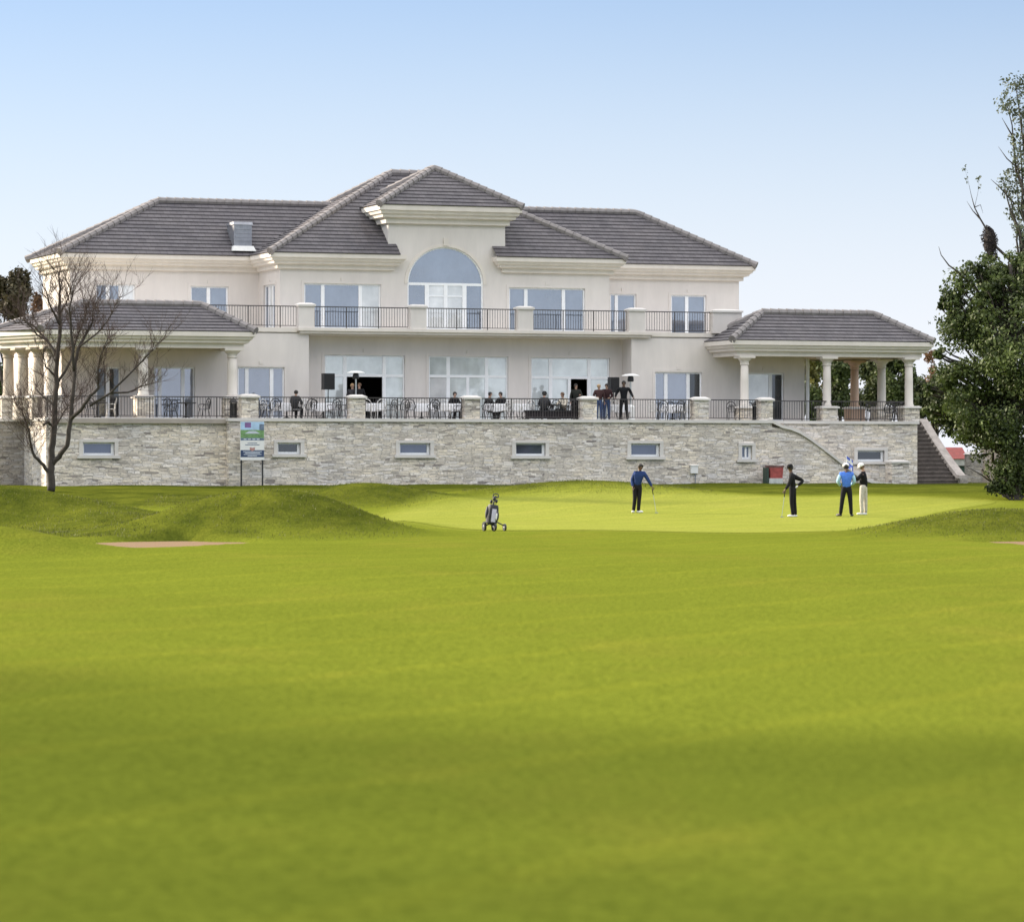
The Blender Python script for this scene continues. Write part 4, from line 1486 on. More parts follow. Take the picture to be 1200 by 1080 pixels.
for k in range(420):
    a = Vector((rnd.gauss(0, 1), rnd.gauss(0, 1), rnd.gauss(0, 1))).normalized()
    zz = rnd.uniform(-1, 1)
    rad = .36 * math.sqrt(max(.05, 1 - (zz * .9) ** 2)) * (1 + .25 * math.sin(zz * 5))
    p = Vector((a.x * rad + zz * -.12, a.y * rad, zz * .82))
    d = Vector((rnd.uniform(-1, 1), rnd.uniform(-1, 1), rnd.uniform(-1.4, .6))).normalized() * rnd.uniform(.12, .3)
    mb.tube([p - d * .5, p + d * .5], [.022, .012], 4)
mb.ball((0, 0, .05), (.30, .30, .72), 12, 9, jitter=.14)
mb.build('twigs', simple('nest_twigs', (.03, .024, .024), .95, var=.4, scale=5), nest)

# trees beyond the right veranda
spec = [('evergreen_tree', 962, 458, 40, 52, 176, leaf_dark, 'dark evergreen seen between the house corner and the first veranda column'),
        ('evergreen_tree', 1020, 452, 30, 48, 182, leaf_mid, 'green tree seen through the veranda between its middle columns'),
        ('evergreen_tree', 1052, 452, 24, 45, 172, leaf_dark, 'dark tree seen through the veranda behind its corner column'),
        ('evergreen_tree', 1098, 462, 34, 46, 186, leaf_mid, 'green tree rising between the veranda corner and the broadleaf tree'),
        ('autumn_tree', 984, 440, 20, 32, 200, leaf_rust, 'rust tinged autumn tree beyond the first gap of the veranda'),
        ('autumn_tree', 1098, 436, 16, 26, 205, leaf_rust, 'rust tinged autumn tree peeping out beside the veranda roof'),
        ('yellow_tree', 948, 440, 18, 36, 196, leaf_yel, 'yellow green tree just past the lower house corner'),
        ('evergreen_tree', 1150, 500, 50, 50, 190, leaf_mid, 'mid green tree standing far behind the broadleaf tree and shed')]
for i, (nm, px, py, rx, rz, Y, mt, lab) in enumerate(spec):
    Y *= KY
    bl = []
    rnd = random.Random(40 + i)
    for k in range(7):
        a, b2 = rnd.uniform(-.6, .6), rnd.uniform(-.75, .75)
        q = rnd.uniform(.38, .6)
        bl.append((PXW(px + a * rx, py + b2 * rz, Y + rnd.uniform(-1, 1)), (rx * q / FPX * Y, rx * q / FPX * Y, rz * q * .8 / FPX * Y), int(rx * rz * (.7 if nm != 'autumn_tree' else .4))))
    base = PXW(px, 545, Y); base.z = .7
    big_tree(nm, base, lab, bl, mt, .24, .22, 50 + i, group='trees beyond the veranda')
# trees at the far left
spec = [('evergreen_tree', 2, 364, 34, 46, 168, leaf_brown, 'tall brownish evergreen at the left edge behind the clubhouse'),
        ('evergreen_tree', 30, 376, 20, 34, 172, leaf_brown, 'shorter olive tree between the left edge and the house'),
        ('autumn_tree', 47, 370, 13, 25, 176, leaf_rust, 'reddish brown bush-like tree close to the left house corner'),
        ('evergreen_tree', 6, 455, 40, 45, 180, leaf_dark, 'dark tree seen between the left veranda columns')]
for i, (nm, px, py, rx, rz, Y, mt, lab) in enumerate(spec):
    Y *= KY
    bl = []
    rnd = random.Random(70 + i)
    for k in range(8):
        a, b2 = rnd.uniform(-.6, .6), rnd.uniform(-.8, .8)
        q = rnd.uniform(.38, .6) * (1 - .3 * max(0, -b2))
        bl.append((PXW(px + a * rx, py + b2 * rz, Y + rnd.uniform(-1, 1)), (rx * q / FPX * Y, rx * q / FPX * Y, rz * q * .8 / FPX * Y), int(rx * rz * .7)))
    base = PXW(px, 545, Y); base.z = .7
    big_tree(nm, base, lab, bl, mt, .24, .26, 80 + i, group='trees left of the clubhouse')

# added trees, unseen on the left, placed so their shade darkens the foreground
wb = []
rnd = random.Random(91)
for k in range(22):
    cx_, cy_ = -27 - rnd.uniform(0, 9), 15.0 + k * 1.5 + rnd.uniform(-.8, .8)
    top_ = 17 if k < 8 else 17 - (k - 7) * .75
    for j in range(10):
        r = rnd.uniform(1.7, 2.7)
        wb.append(((cx_ + rnd.uniform(-1.8, 1.8), cy_ + rnd.uniform(-1.3, 1.3), rnd.uniform(4.0, top_)), (r, r, r), 480))
wo = crown('shade_trees', wb, leaf_mid, None, .42, 1.5, 92)
tag(wo, 'added leafy trees out of view that shade the near turf', 'shade_trees', kind='stuff')

# ---- the bare tree in front of the wall
Yb = 117.0 * KY
base = PXW(60, 573, Yb); base.z = gz(base.x, base.y) - .05
bt = thing('bare_tree', base, 'leafless dark tree with spreading limbs before the stone wall', 'tree')


def zp(x, y, d=0.0):
    """traced from an enlargement of the photograph"""
    return PXW(x / 3.725, 290 + y / 3.725, Yb + d) - base


TR = [([(222, 1062, 0), (222, 1000, 0), (222, 945, 0), (226, 880, .05), (232, 800, .1), (240, 690, .15), (246, 600, .2), (252, 470, .3), (262, 340, .4), (260, 260, .5), (262, 180, .55), (255, 110, .6)], 22, 3.5),
      ([(218, 985, 0), (190, 950, -.2), (150, 912, -.5), (138, 868, -.7), (122, 780, -.9), (96, 715, -1.0)], 11, 2),
      ([(228, 945, 0), (255, 915, -.1), (290, 865, -.3), (308, 765, -.4), (318, 640, -.4), (325, 540, -.3), (338, 440, -.2), (368, 392, 0), (402, 325, .1), (412, 250, .2)], 15, 3),
      ([(325, 540, -.3), (318, 440, -.6), (311, 340, -.8), (304, 270, -1), (318, 180, -1.1)], 9, 2.2),
      ([(312, 745, -.4), (355, 705, -.8), (395, 645, -1.0), (430, 612, -1.1), (426, 565, -1.2), (440, 480, -1.3), (470, 400, -1.4)], 11, 2),
      ([(395, 690, -.9), (480, 635, -1.4), (560, 560, -1.8), (640, 478, -2.0), (690, 420, -2.1)], 7, 1.2),
      ([(480, 635, -1.4), (560, 632, -1.3), (620, 605, -1.2), (680, 590, -1.1)], 6, 1.5),
      ([(238, 690, .1), (200, 660, .4), (155, 615, .7)], 8, 2.5),
      ([(252, 480, .3), (205, 405, .7), (150, 345, 1.0), (92, 310, 1.2)], 9, 2),
      ([(205, 405, .7), (160, 380, .3), (118, 330, .1), (72, 330, 0)], 6, 1.5),
      ([(245, 605, .2), (300, 510, .6), (322, 440, .9), (360, 330, 1.1), (390, 240, 1.2)], 8, 2),
      ([(232, 790, .1), (262, 745, .5), (300, 690, .8)], 6, 2),
      ([(262, 340, .4), (225, 260, .2), (200, 190, 0), (170, 130, -.1)], 6, 1.4),
      ([(258, 300, .5), (300, 215, .8), (330, 120, 1.0)], 5, 1.2),
      ([(340, 440, -.2), (420, 380, -.5), (470, 320, -.8), (520, 220, -.9)], 5, 1.2),
      ([(225, 775, 0), (205, 760, -.5), (190, 775, -.8)], 8, 6),
      ([(240, 560, .2), (200, 520, -.3), (190, 450, -.6)], 6, 1.6)]
mb = MB(); tw = MB()
rnd = random.Random(17)


def twig(p, d, ln, r, lev):
    pts = [p]
    n = 4
    for i in range(n):
        d = (d + Vector((rnd.uniform(-.28, .28), rnd.uniform(-.28, .28), rnd.uniform(-.12, .26)))).normalized()
        pts.append(pts[-1] + d * ln / n)
    tw.tube(pts, [r * (1 - .6 * i / n) for i in range(n + 1)], 3, cap=False)
    if lev > 0:
        for k in range(rnd.randint(3, 5)):
            i = rnd.randint(1, n)
            q = (d + Vector((rnd.uniform(-1, 1), rnd.uniform(-1, 1), rnd.uniform(-.2, .8)))).normalized()
            twig(pts[i], q, ln * rnd.uniform(.45, .8), r * .6, lev - 1)


for path, w0, w1 in TR:
    P = [zp(*q) for q in path]
    # finer, slightly crooked
    Q, rs = [], []
    for i in range(len(P) - 1):
        for k in range(3):
            t_ = (i + k / 3) / (len(P) - 1)
            j = Vector((rnd.uniform(-1, 1), rnd.uniform(-1, 1), 0)) * (.03 if i + k else 0)
            Q.append(P[i].lerp(P[i + 1], k / 3) + j)
            rs.append(.82 * (w0 * (1 - t_) ** .8 + w1 * (1 - (1 - t_) ** .8)) / 3.725 / FPX * Yb)
    Q.append(P[-1]); rs.append(w1 / 3.725 / FPX * Yb)
    mb.tube(Q, rs, 9)
    nq = len(Q)
    for i in range(int(nq * .35), nq):
        for rep in range(3 if i > nq * .6 else 2):
            if rnd.random() < .85:
                d = (Q[i] - Q[max(0, i - 2)]).normalized()
                d = (d * .6 + Vector((rnd.uniform(-1, 1), rnd.uniform(-1, 1), rnd.uniform(-.1, 1.0)))).normalized()
                twig(Q[i], d, rnd.uniform(.5, 1.3), .014, 2)
for k in range(12):   # suckers low on the left
    p = zp(rnd.uniform(110, 160), rnd.uniform(690, 900), rnd.uniform(-1, -.4))
    twig(p, Vector((rnd.uniform(-.7, .1), rnd.uniform(-.4, .4), 1)).normalized(), rnd.uniform(.8, 1.4), .014, 2)
mb.build('trunk', bark, bt, smooth=True)
tw.build('twigs', twig_m, bt)


# ================================================================== PEOPLE
skin_m = simple('skin', (.42, .26, .19), .55, var=.08)
skin_d = simple('skin_dark', (.14, .080, .055), .55, var=.08)
hair_m = simple('hair_dark', (.022, .018, .016), .7, var=.3, scale=30)
hair_b = simple('hair_brown', (.13, .075, .042), .7, var=.3, scale=30)
hair_bl = simple('hair_blond', (.42, .28, .15), .7, var=.2, scale=30)
CLOTH = {}


def cloth(name, col):
    if name not in CLOTH: CLOTH[name] = simple(name, col, .85, var=.18, scale=14, bump=.3, spec=.2)
    return CLOTH[name]


def skin_mesh(name, chains, mat, parent, root=0, sub_=1):
    """chains: lists of (point, radius) grown into one surface by a Skin modifier; shared points join"""
    vs, es, rs, key = [], [], [], {}
    for ch in chains:
        prev = None
        for p, r in ch:
            k = (round(p[0], 3), round(p[1], 3), round(p[2], 3))
            if k not in key:
                key[k] = len(vs); vs.append(p); rs.append(r if hasattr(r, '__len__') else (r, r))
            i = key[k]
            if prev is not None and prev != i: es.append((prev, i))
            prev = i
    me = bpy.data.meshes.new(name)
    me.from_pydata([tuple(v) for v in vs], es, [])
    o = bpy.data.objects.new(name, me)
    COL.objects.link(o)
    sk = o.modifiers.new('skin', 'SKIN')
    sk.use_smooth_shade = True
    # one root per connected chain
    par = list(range(len(vs)))
    def find(a):
        while par[a] != a: a = par[a]
        return a
    for a, b in es: par[find(a)] = find(b)
    seen = set()
    for i in range(len(vs)):
        d = me.skin_vertices[0].data[i]
        d.radius = rs[i]
        d.use_root = False
    for i in range(len(vs)):
        if find(i) not in seen:
            seen.add(find(i)); me.skin_vertices[0].data[i].use_root = True
    if sub_:
        s = o.modifiers.new('sub', 'SUBSURF'); s.levels = sub_; s.render_levels = sub_
    me.materials.append(mat)
    o.parent = parent
    return o


STAND = dict(pel=(0, 0, .94), wai=(0, 0, 1.08), che=(0, 0, 1.29), nb=(0, .01, 1.46), nk=(0, 0, 1.53), hd=(0, -.015, 1.64),
             sl=(-.185, 0, 1.42), el=(-.25, .03, 1.14), wl=(-.26, -.05, .90), sr=(.185, 0, 1.42), er=(.25, .03, 1.14), wr=(.26, -.05, .90),
             hl=(-.095, 0, .92), kl=(-.11, -.02, .50), al=(-.12, .02, .09), hr=(.095, 0, .92), kr=(.11, -.02, .50), ar=(.12, .02, .09))


def person(loc, label, top, bottom, shoe, skin=None, pose=None, face=0.0, cap=None, hair=None, height=1.78, group=None, foot=(0, 0), sleeves=None, glove=None, vest=None, cat='person', detail=False):
    """figure standing at loc; pose points are (across the picture, into it, up); face: heading of the head, 0 = toward the camera"""
    skin = skin or skin_m
    J = dict(STAND); J.update(pose or {})
    J = {k: Vector(v) for k, v in J.items()}
    s = height / 1.78
    t = thing('person', loc, label, cat, group=group)
    fd = Vector((math.sin(face), -math.cos(face), 0))
    rt = Vector((math.cos(face), math.sin(face), 0))
    up = (J['hd'] - J['nk']).normalized()
    hd = J['hd']
    # body: one continuous surface, torso, neck, head, arms to the palms, legs to the feet
    ft = {}
    for k, sd in (('l', foot[0]), ('r', foot[1])):
        a = J['a' + k]
        ft[k] = a + Vector((math.sin(sd), -math.cos(sd), 0)) * .15 + Vector((0, 0, -.05))
    ch = [[(J['pel'], (.10, .085)), (J['wai'], (.095, .075)), (J['che'], (.135, .10)), (J['nb'], (.075, .065)), (J['nk'], .052), (hd - up * .06, (.062, .07)), (hd + up * .02, (.078, .092)), (hd + up * .09, (.062, .075))]]
    for k in 'lr':
        wv = J['w' + k]; ev = J['e' + k]
        hdir = (wv - ev).normalized()
        palm = wv + hdir * .075
        ch.append([(J['che'], (.135, .10)), (J['s' + k], .048), (ev, .038), (wv, .028), (palm, (.036, .02))])
        ch.append([(J['pel'], (.10, .085)), (J['h' + k], .075), (J['k' + k], .056), (J['a' + k], .038), (ft[k], (.036, .028))])
        # fingers rooted in the palm, curled by unequal amounts
        side = hdir.cross(Vector((0, 1, .2))).normalized()
        inn = hdir.cross(side).normalized()
        if inn.y > 0: inn = -inn
        for fi in range(4):
            o_ = side * (.026 - fi * .0175)
            ln = (.036, .042, .039, .031)[fi]
            b0 = palm + o_ + hdir * .012
            b1 = b0 + hdir * ln + inn * .008
            b2 = b1 + hdir * ln * .45 + inn * ln * .75
            ch.append([(b0, .0095), (b1, .009), (b2, .0075)])
        b0 = palm - hdir * .035 + side * .034
        ch.append([(b0, .011), (b0 + side * .028 + hdir * .026 + inn * .014, .010), (b0 + side * .030 + hdir * .056 + inn * .03, .008)])
    ch.append([(hd + fd * .075 + up * .012, .012), (hd + fd * .105 - up * .014, .017)])          # nose
    for sd in (-1, 1): ch.append([(hd + rt * sd * .080 + up * .015, (.014, .02)), (hd + rt * sd * .088 - up * .02, (.012, .016))])   # ears
    skin_mesh('body', ch, skin, t)
    if detail:
        for sd in (-1, 1):
            MB().ball(hd + fd * .086 + rt * sd * .032 + up * .018, (.013, .009, .008), 6, 5).build('eye', hair_m, t, smooth=True)
        MB().tube([hd + fd * .088 - up * .052 - rt * .024, hd + fd * .092 - up * .054, hd + fd * .088 - up * .052 + rt * .024], .006, 5).build('mouth', CLOTH.get('lips') or cloth('lips', (.2, .07, .06)), t, smooth=True)
    # clothes
    jk = [[(J['pel'] + Vector((0, 0, -.06)), (.158, .13)), (J['wai'], (.15, .118)), (J['che'], (.172, .132)), (J['nb'], (.105, .092)), (J['nb'] + Vector((0, 0, .05)), (.078, .075))]]
    for k in 'lr':
        arm = [(J['che'], (.172, .132)), (J['s' + k], .092), (J['e' + k], .066), (J['w' + k], .047)]
        if sleeves:
            skin_mesh('sleeve', [[(J['s' + k], .084)] + arm[2:]], sleeves, t)
            arm = arm[:2] + [(J['s' + k].lerp(J['e' + k], .25), .085)]
        jk.append(arm)
    skin_mesh('jacket' if not sleeves else 'vest', jk, top, t)
    tr = [[(J['pel'] + Vector((0, 0, .15)), (.135, .112)), (J['pel'], (.142, .122))]]
    for k in 'lr':
        tr.append([(J['pel'], (.142, .122)), (J['h' + k] - Vector((0, 0, .04)), .104), (J['k' + k], .078), (J['a' + k] + Vector((0, 0, -.035)), .062)])
    skin_mesh('trousers', tr, bottom, t)
    for k in 'lr':
        a = J['a' + k]; d = (ft[k] - a); d.z = 0; d = d.normalized() if d.length > 1e-6 else Vector((0, -1, 0))
        m_ = MB()
        n0 = 0
        m_.ball((0, 0, 0), (.046, .135, .046), 12, 8)
        m_.xform(Matrix.Translation(a + d * .06 + Vector((0, 0, -.045))) @ Matrix.Rotation(math.atan2(d.x, -d.y), 4, 'Z'))
        for i, v in enumerate(m_.v):
            if v[2] < a.z - .085: m_.v[i] = (v[0], v[1], a.z - .085)
        m_.build('shoe', shoe, t, smooth=True)
    if cap:
        m_ = MB()
        prof = [(.108, -.005), (.112, .02), (.108, .06), (.085, .098), (.045, .118), (.008, .122)]
        m_.lathe(0, 0, prof, 16)
        br = []
        for i in range(9):
            a = math.pi * i / 8
            br.append((math.cos(a) * .095, -(.05 + math.sin(a) * .125), 0.004))
        nb_ = len(br)
        m_.raw(br + [(x, y, z + .012) for x, y, z in br], [tuple(range(nb_))[::-1], tuple(range(nb_, 2 * nb_))] + [(i, (i + 1) % nb_, nb_ + (i + 1) % nb_, nb_ + i) for i in range(nb_)])
        q = Vector((0, 0, 1)).rotation_difference(up).to_matrix().to_4x4()
        m_.xform(Matrix.Translation(hd + up * .035) @ q @ Matrix.Rotation(face, 4, 'Z'))
        m_.build('cap', cap, t, smooth=True)
    if hair:
        m_ = MB()
        m_.ball(hd + up * .035 - fd * .016, (.096, .108, .098), 14, 9, jitter=.03)
        m_.v = [v for v in m_.v]
        for i, v in enumerate(m_.v):   # keep the face clear
            q = Vector(v) - hd
            if q.dot(fd) > .045 and q.dot(up) < .06:
                m_.v[i] = tuple(Vector(v) - fd * (q.dot(fd) - .045))
        m_.build('hair', hair, t, smooth=True)
    if glove:
        k, mt = glove
        wv = J['w' + k]; hdir = (wv - J['e' + k]).normalized()
        skin_mesh('glove', [[(wv, .04), (wv + hdir * .07, (.045, .034)), (wv + hdir * .14, (.036, .026))]], mt, t)
    t.scale = (s, s, s)
    return t, J, s


black = cloth('cloth_black', (.012, .012, .014)); navy = cloth('cloth_navy', (.020, .042, .135)); blue = cloth('cloth_cornflower', (.075, .19, .62)); ltblue = cloth('cloth_pale_blue', (.38, .58, .74))
khaki = cloth('cloth_stone', (.48, .45, .39)); brown_j = cloth('cloth_brown_red', (.055, .028, .028)); dgreen = cloth('cloth_dark_olive', (.022, .024, .020)); jeans = cloth('cloth_denim', (.05, .085, .19)); grey = cloth('cloth_charcoal', (.05, .05, .056)); cream = cloth('cloth_cream', (.62, .56, .46))
w_shoe = simple('shoe_white', (.78, .78, .76), .5, var=.05); b_shoe = simple('shoe_black', (.02, .02, .02), .4, var=.1)
white_c = cloth('cap_white', (.78, .77, .74))


def turf_at(px, py, Y):
    Y = Y * KY
    x = (px - CX) / FPX * Y
    return Vector((x, Y, gz(x, Y)))


# golfer reaching down to his putter, dark blue sweater
pA = turf_at(747, 601, 103)
person(pA, 'golfer in dark blue sweater reaching down to the right with a putter', navy, black, w_shoe, skin_d,
       dict(che=(.03, 0, 1.27), wai=(0, 0, 1.08), nb=(.07, 0, 1.43), nk=(.085, 0, 1.50), hd=(.105, -.02, 1.60), sl=(-.10, 0, 1.39), el=(-.19, .03, 1.13), wl=(-.17, -.1, .92),
            sr=(.24, -.02, 1.38), er=(.38, -.06, 1.15), wr=(.50, -.10, .93), hl=(-.09, 0, .92), kl=(-.09, -.03, .5), al=(-.14, .03, .09), hr=(.08, 0, .92), kr=(.06, -.04, .5), ar=(.03, -.02, .09)),
       face=.3, hair=hair_m, height=1.80, foot=(-.3, 1.1), group='golfers on the green', detail=True)
# golfer in black, side on, hand on hip
pB = turf_at(929, 604, 99)
person(pB, 'golfer all in black standing side-on with one gloved hand on his hip', black, black, w_shoe, skin_d,
       dict(wai=(-.01, 0, 1.09), che=(-.03, 0, 1.30), nb=(-.055, 0, 1.46), nk=(-.065, 0, 1.53), hd=(-.085, 0, 1.64), sl=(-.05, -.17, 1.40), el=(-.13, -.22, 1.13), wl=(-.27, -.26, .93),
            sr=(.0, .17, 1.40), er=(.37, .12, 1.22), wr=(.17, -.0, 1.06), hl=(-.03, -.08, .92), kl=(-.05, -.10, .50), al=(.0, -.10, .09), hr=(.03, .08, .92), kr=(.06, .08, .50), ar=(.10, .06, .09)),
       face=-1.45, cap=black, hair=hair_m, height=1.80, foot=(-1.5, -1.2), glove=('r', white_c), group='golfers on the green', detail=True)
# golfer in bright blue vest, back to the camera
pC = turf_at(992, 608, 99)
person(pC, 'golfer in bright blue vest and white cap with his back turned', blue, black, b_shoe, skin_d,
       dict(sl=(-.19, 0, 1.41), el=(-.29, .0, 1.16), wl=(-.19, .16, 1.02), sr=(.19, 0, 1.41), er=(.28, .02, 1.16), wr=(.16, .18, 1.04), hd=(-.01, .03, 1.63), kl=(-.15, -.01, .5), al=(-.20, .03, .09), kr=(.13, -.01, .5), ar=(.16, .03, .09)),
       face=math.pi - .15, cap=white_c, hair=hair_m, height=1.82, foot=(-2.3, 2.7), sleeves=ltblue, group='golfers on the green', detail=True)
# golfer in black top and pale trousers holding the flagstick
pD = turf_at(1012, 605, 100.5)
_, JD, sD = person(pD, 'golfer in black top, white cap and pale trousers holding the flagstick', black, khaki, w_shoe, skin_m,
       dict(sl=(-.06, -.16, 1.41), el=(-.25, -.22, 1.22), wl=(-.45, -.20, 1.36), sr=(-.02, .16, 1.41), er=(-.22, .12, 1.20), wr=(-.44, .0, 1.26), hd=(-.06, 0, 1.64), hl=(-.05, -.06, .92), kl=(-.08, -.08, .5), al=(-.06, -.1, .09), hr=(.04, .06, .92), kr=(.07, .06, .5), ar=(.08, .08, .09)),
       face=-1.4, cap=white_c, hair=hair_b, height=1.80, foot=(-1.5, -.9), group='golfers on the green', detail=True)


def club(loc, a, b, label):
    t = thing('putter', loc, label, 'golf club')
    a, b = Vector(a), Vector(b)
    m_ = MB(); m_.tube([a, a.lerp(b, .26)], [.016, .013], 8); m_.build('grip', black, t)
    m_ = MB(); m_.tube([a.lerp(b, .26), b], [.009, .007], 6); m_.build('shaft', steel, t)
    m_ = MB(); m_.box(-.05, .07, -.015, .015, 0, .028); m_.xform(Matrix.Translation(b - Vector((0, 0, .02)))); m_.build('club_head', steel, t)
    return t


club(pA, (.52, -.10, .86), (.66, -.16, .015), 'putter held low by the golfer in the dark blue sweater')
club(pB, (-.28, -.26, .92), (-.40, -.34, .015), 'putter hanging from the hand of the golfer in black')
# flagstick, held up slanting by the golfer in pale trousers
fl = thing('flagstick', pD, 'blue and white golf flag on a thin pole held between two golfers', 'flag')
m_ = MB(); m_.tube([(-.47, -.12, .55), (-.62, -.12, 2.08)], .011, 8); m_.build('pole', white_paint, fl)
m_ = MB()
for i in range(5):
    for j in range(4):
        def fp(u_, v_): return (-.61 + .02 * v_ + u_ * .22, -.12 + .05 * math.sin(u_ * 5 + v_), 2.06 - v_ * .40 - u_ * .16)
        u0, u1, v0, v1 = i / 5, (i + 1) / 5, j / 4, (j + 1) / 4
        m_.poly([fp(u0, v0), fp(u1, v0), fp(u1, v1), fp(u0, v1)], 1 if (j == 1 or (i == 3 and j != 2)) else 0)
m_.build('flag_cloth', [cloth('flag_blue', (.10, .15, .55)), cloth('flag_white', (.7, .7, .75))], fl)

# trolley and bag
Yc = 80.0
pT = turf_at(576, 622, Yc)
tr_ = thing('golf_trolley', pT, 'black three wheeled golf trolley standing on the front edge of the green', 'golf trolley')
blk = simple('trolley_black', (.02, .02, .022), .45, var=.2)


def wheel(name, c, r, w, parent, ang=0):
    m_ = MB()
    prof = [(r * .72, -w / 2), (r * .95, -w / 2), (r, -w * .3), (r, w * .3), (r * .95, w / 2), (r * .72, w / 2)]
    m_.lathe(0, 0, prof, 20)
    M_ = Matrix.Translation(c) @ Matrix.Rotation(ang, 4, 'Z') @ Matrix.Rotation(R(90), 4, 'Y')
    m_.xform(M_)
    o = m_.build(name, blk, parent)
    h = MB(); h.lathe(0, 0, [(r * .2, -w * .55), (r * .72, -w * .2), (r * .72, w * .2), (r * .2, w * .55)], 12); h.xform(M_)
    h.build('hub', zinc, o)


wheel('wheel', Vector((-.20, .02, .13)), .13, .06, tr_, R(18))
wheel('wheel', Vector((.07, -.16, .125)), .125, .06, tr_, R(28))
wheel('wheel', Vector((.36, .15, .10)), .10, .05, tr_, R(22))
m_ = MB()
m_.tube([(-.16, -.03, .16), (-.06, -.08, .20), (.05, -.17, .16)], .022, 8)
m_.tube([(.02, -.05, .34), (.20, .05, .22), (.34, .14, .15)], .018, 8)
m_.tube([(-.05, -.02, .20), (.0, .06, .62), (.07, .09, .84), (.11, .08, .93)], .017, 8)
m_.build('chassis', blk, tr_)
m_ = MB()
m_.tube([(.04, .08, .93), (.19, .08, .93)], .02, 8); m_.tube([(.04, .08, .93), (.05, .08, 1.0), (.12, .08, 1.03), (.19, .08, 1.0), (.19, .08, .93)], .016, 8)
m_.build('handle', blk, tr_)
bg_ = thing('golf_bag', pT + Vector((-.01, -.10, .2)), 'black golf bag with pale panel strapped on the trolley', 'golf bag')
m_ = MB()
prof = [(.135, 0), (.16, .03), (.168, .22), (.16, .40), (.145, .48), (.13, .53)]
m_.lathe(0, 0, prof, 18)
Mb = Matrix.Rotation(R(7), 4, 'Y')
m_.xform(Mb)
m_.build('body', simple('bag_black', (.018, .018, .024), .6, var=.3, scale=12), bg_, smooth=False)
m_ = MB()
for a0 in (-95,):
    for i in range(5):
        for j in range(6):
            def bp2(ii, jj):
                a = R(a0 + ii * 9); r = .174 - .008 * abs(jj - 3) / 3
                return (r * math.cos(a), r * math.sin(a), .06 + jj * .06)
            m_.poly([bp2(i, j), bp2(i + 1, j), bp2(i + 1, j + 1), bp2(i, j + 1)])
m_.xform(Mb)
m_.build('front_panel', simple('bag_lilac', (.52, .50, .62), .6, var=.15), bg_)
m_ = MB(); m_.ball((.125, -.105, .22), (.065, .05, .16), 10, 8); m_.ball((-.155, -.03, .3), (.045, .07, .18), 10, 8); m_.xform(Mb)
m_.build('pocket', simple('bag_pocket', (.03, .03, .04), .6, var=.3), bg_, smooth=True)
m_ = MB(); m_.ball((.12, -.145, .22), (.028, .02, .10), 8, 6); m_.xform(Mb); m_.build('trim', white_paint, bg_, smooth=True)
for (x, y, l_, hr, mt) in ((.0, -.05, .2, .045, 'bag_black'), (.06, -.02, .14, .04, 'bag_pocket'), (-.06, .0, .11, .04, 'bag_black'), (.02, .05, .24, .035, 'bag_pocket')):
    m_ = MB(); m_.tube([(x, y, .46), (x * 1.1, y, .50 + l_)], .01, 6); m_.ball((x * 1.15, y, .50 + l_), (hr, hr, hr * 1.35), 10, 7); m_.xform(Mb)
    m_.build('club_head', MATS[mt], bg_, smooth=True)


# ---------------------------------------------------------------- people on the terrace
def on_terrace(px, v): return W(U(px, v), v, ZF)


SIT = dict(pel=(0, .08, .50), wai=(0, .10, .64), che=(0, .08, .84), nb=(0, .05, 1.0), nk=(0, .03, 1.07), hd=(0, 0, 1.18), sl=(-.185, .07, .96), el=(-.25, -.06, .72), wl=(-.14, -.26, .72),
           sr=(.185, .07, .96), er=(.25, -.06, .72), wr=(.14, -.26, .72), hl=(-.095, .05, .49), kl=(-.13, -.36, .50), al=(-.13, -.34, .09), hr=(.095, .05, .49), kr=(.13, -.36, .50), ar=(.13, -.34, .09))


def sit(px, v, label, top, bottom, turn=0.0, **k):
    P = {}
    for n, p in SIT.items():
        x, y, z = p
        P[n] = (x * math.cos(turn) - y * math.sin(turn), x * math.sin(turn) + y * math.cos(turn), z)
    return person(on_terrace(px, v), label, top, bottom, b_shoe, pose=P, face=turn + k.pop('look', 0), foot=(turn, turn), group='guests on the terrace', **k)


sit(347, 1.5, 'guest in dark grey top sitting hunched with her back to the railing', grey, black, turn=R(165), hair=hair_m)
GU = 'guests on the terrace'
person(on_terrace(413, 5.2), 'fair haired guest in dark jacket at the open glazed doors', grey, black, b_shoe, face=.5, hair=hair_bl, height=1.72, group=GU)
person(on_terrace(421, 4.9), 'red haired guest in black leaning in beside the fair haired one', black, black, b_shoe, face=-.5, hair=hair_b, height=1.74, group=GU)
sit(533, 2.6, 'seated guest in black whose head shows left of the middle pillar', black, black, turn=R(20), hair=hair_m)
sit(574.5, 2.4, 'dark haired guest seated at the table right of the middle pillar', black, grey, turn=R(60), hair=hair_m)
sit(586.5, 2.2, 'broad guest in black seated beside the dark haired one', black, grey, turn=R(-30), hair=hair_m)
sit(638, 1.3, 'guest with a black cap seated with his back to the railing', grey, black, turn=R(175), cap=black, hair=hair_m)
sit(659, 2.0, 'brown haired guest in a cream top seated at the dark table', cream, black, turn=R(-40), hair=hair_b)
person(on_terrace(675, 1.6), 'woman in long dark coat standing left of the pillar', dgreen, black, b_shoe, pose=dict(er=(.27, -.05, 1.18), wr=(.20, -.25, 1.22)), face=.5, hair=hair_m, height=1.70, group=GU)
person(on_terrace(702, 1.2), 'man in brown jacket standing just right of the pillar', brown_j, jeans, b_shoe, pose=dict(el=(-.28, -.05, 1.15), wl=(-.10, -.2, 1.12)), face=.6, hair=hair_bl, height=1.68, group=GU)
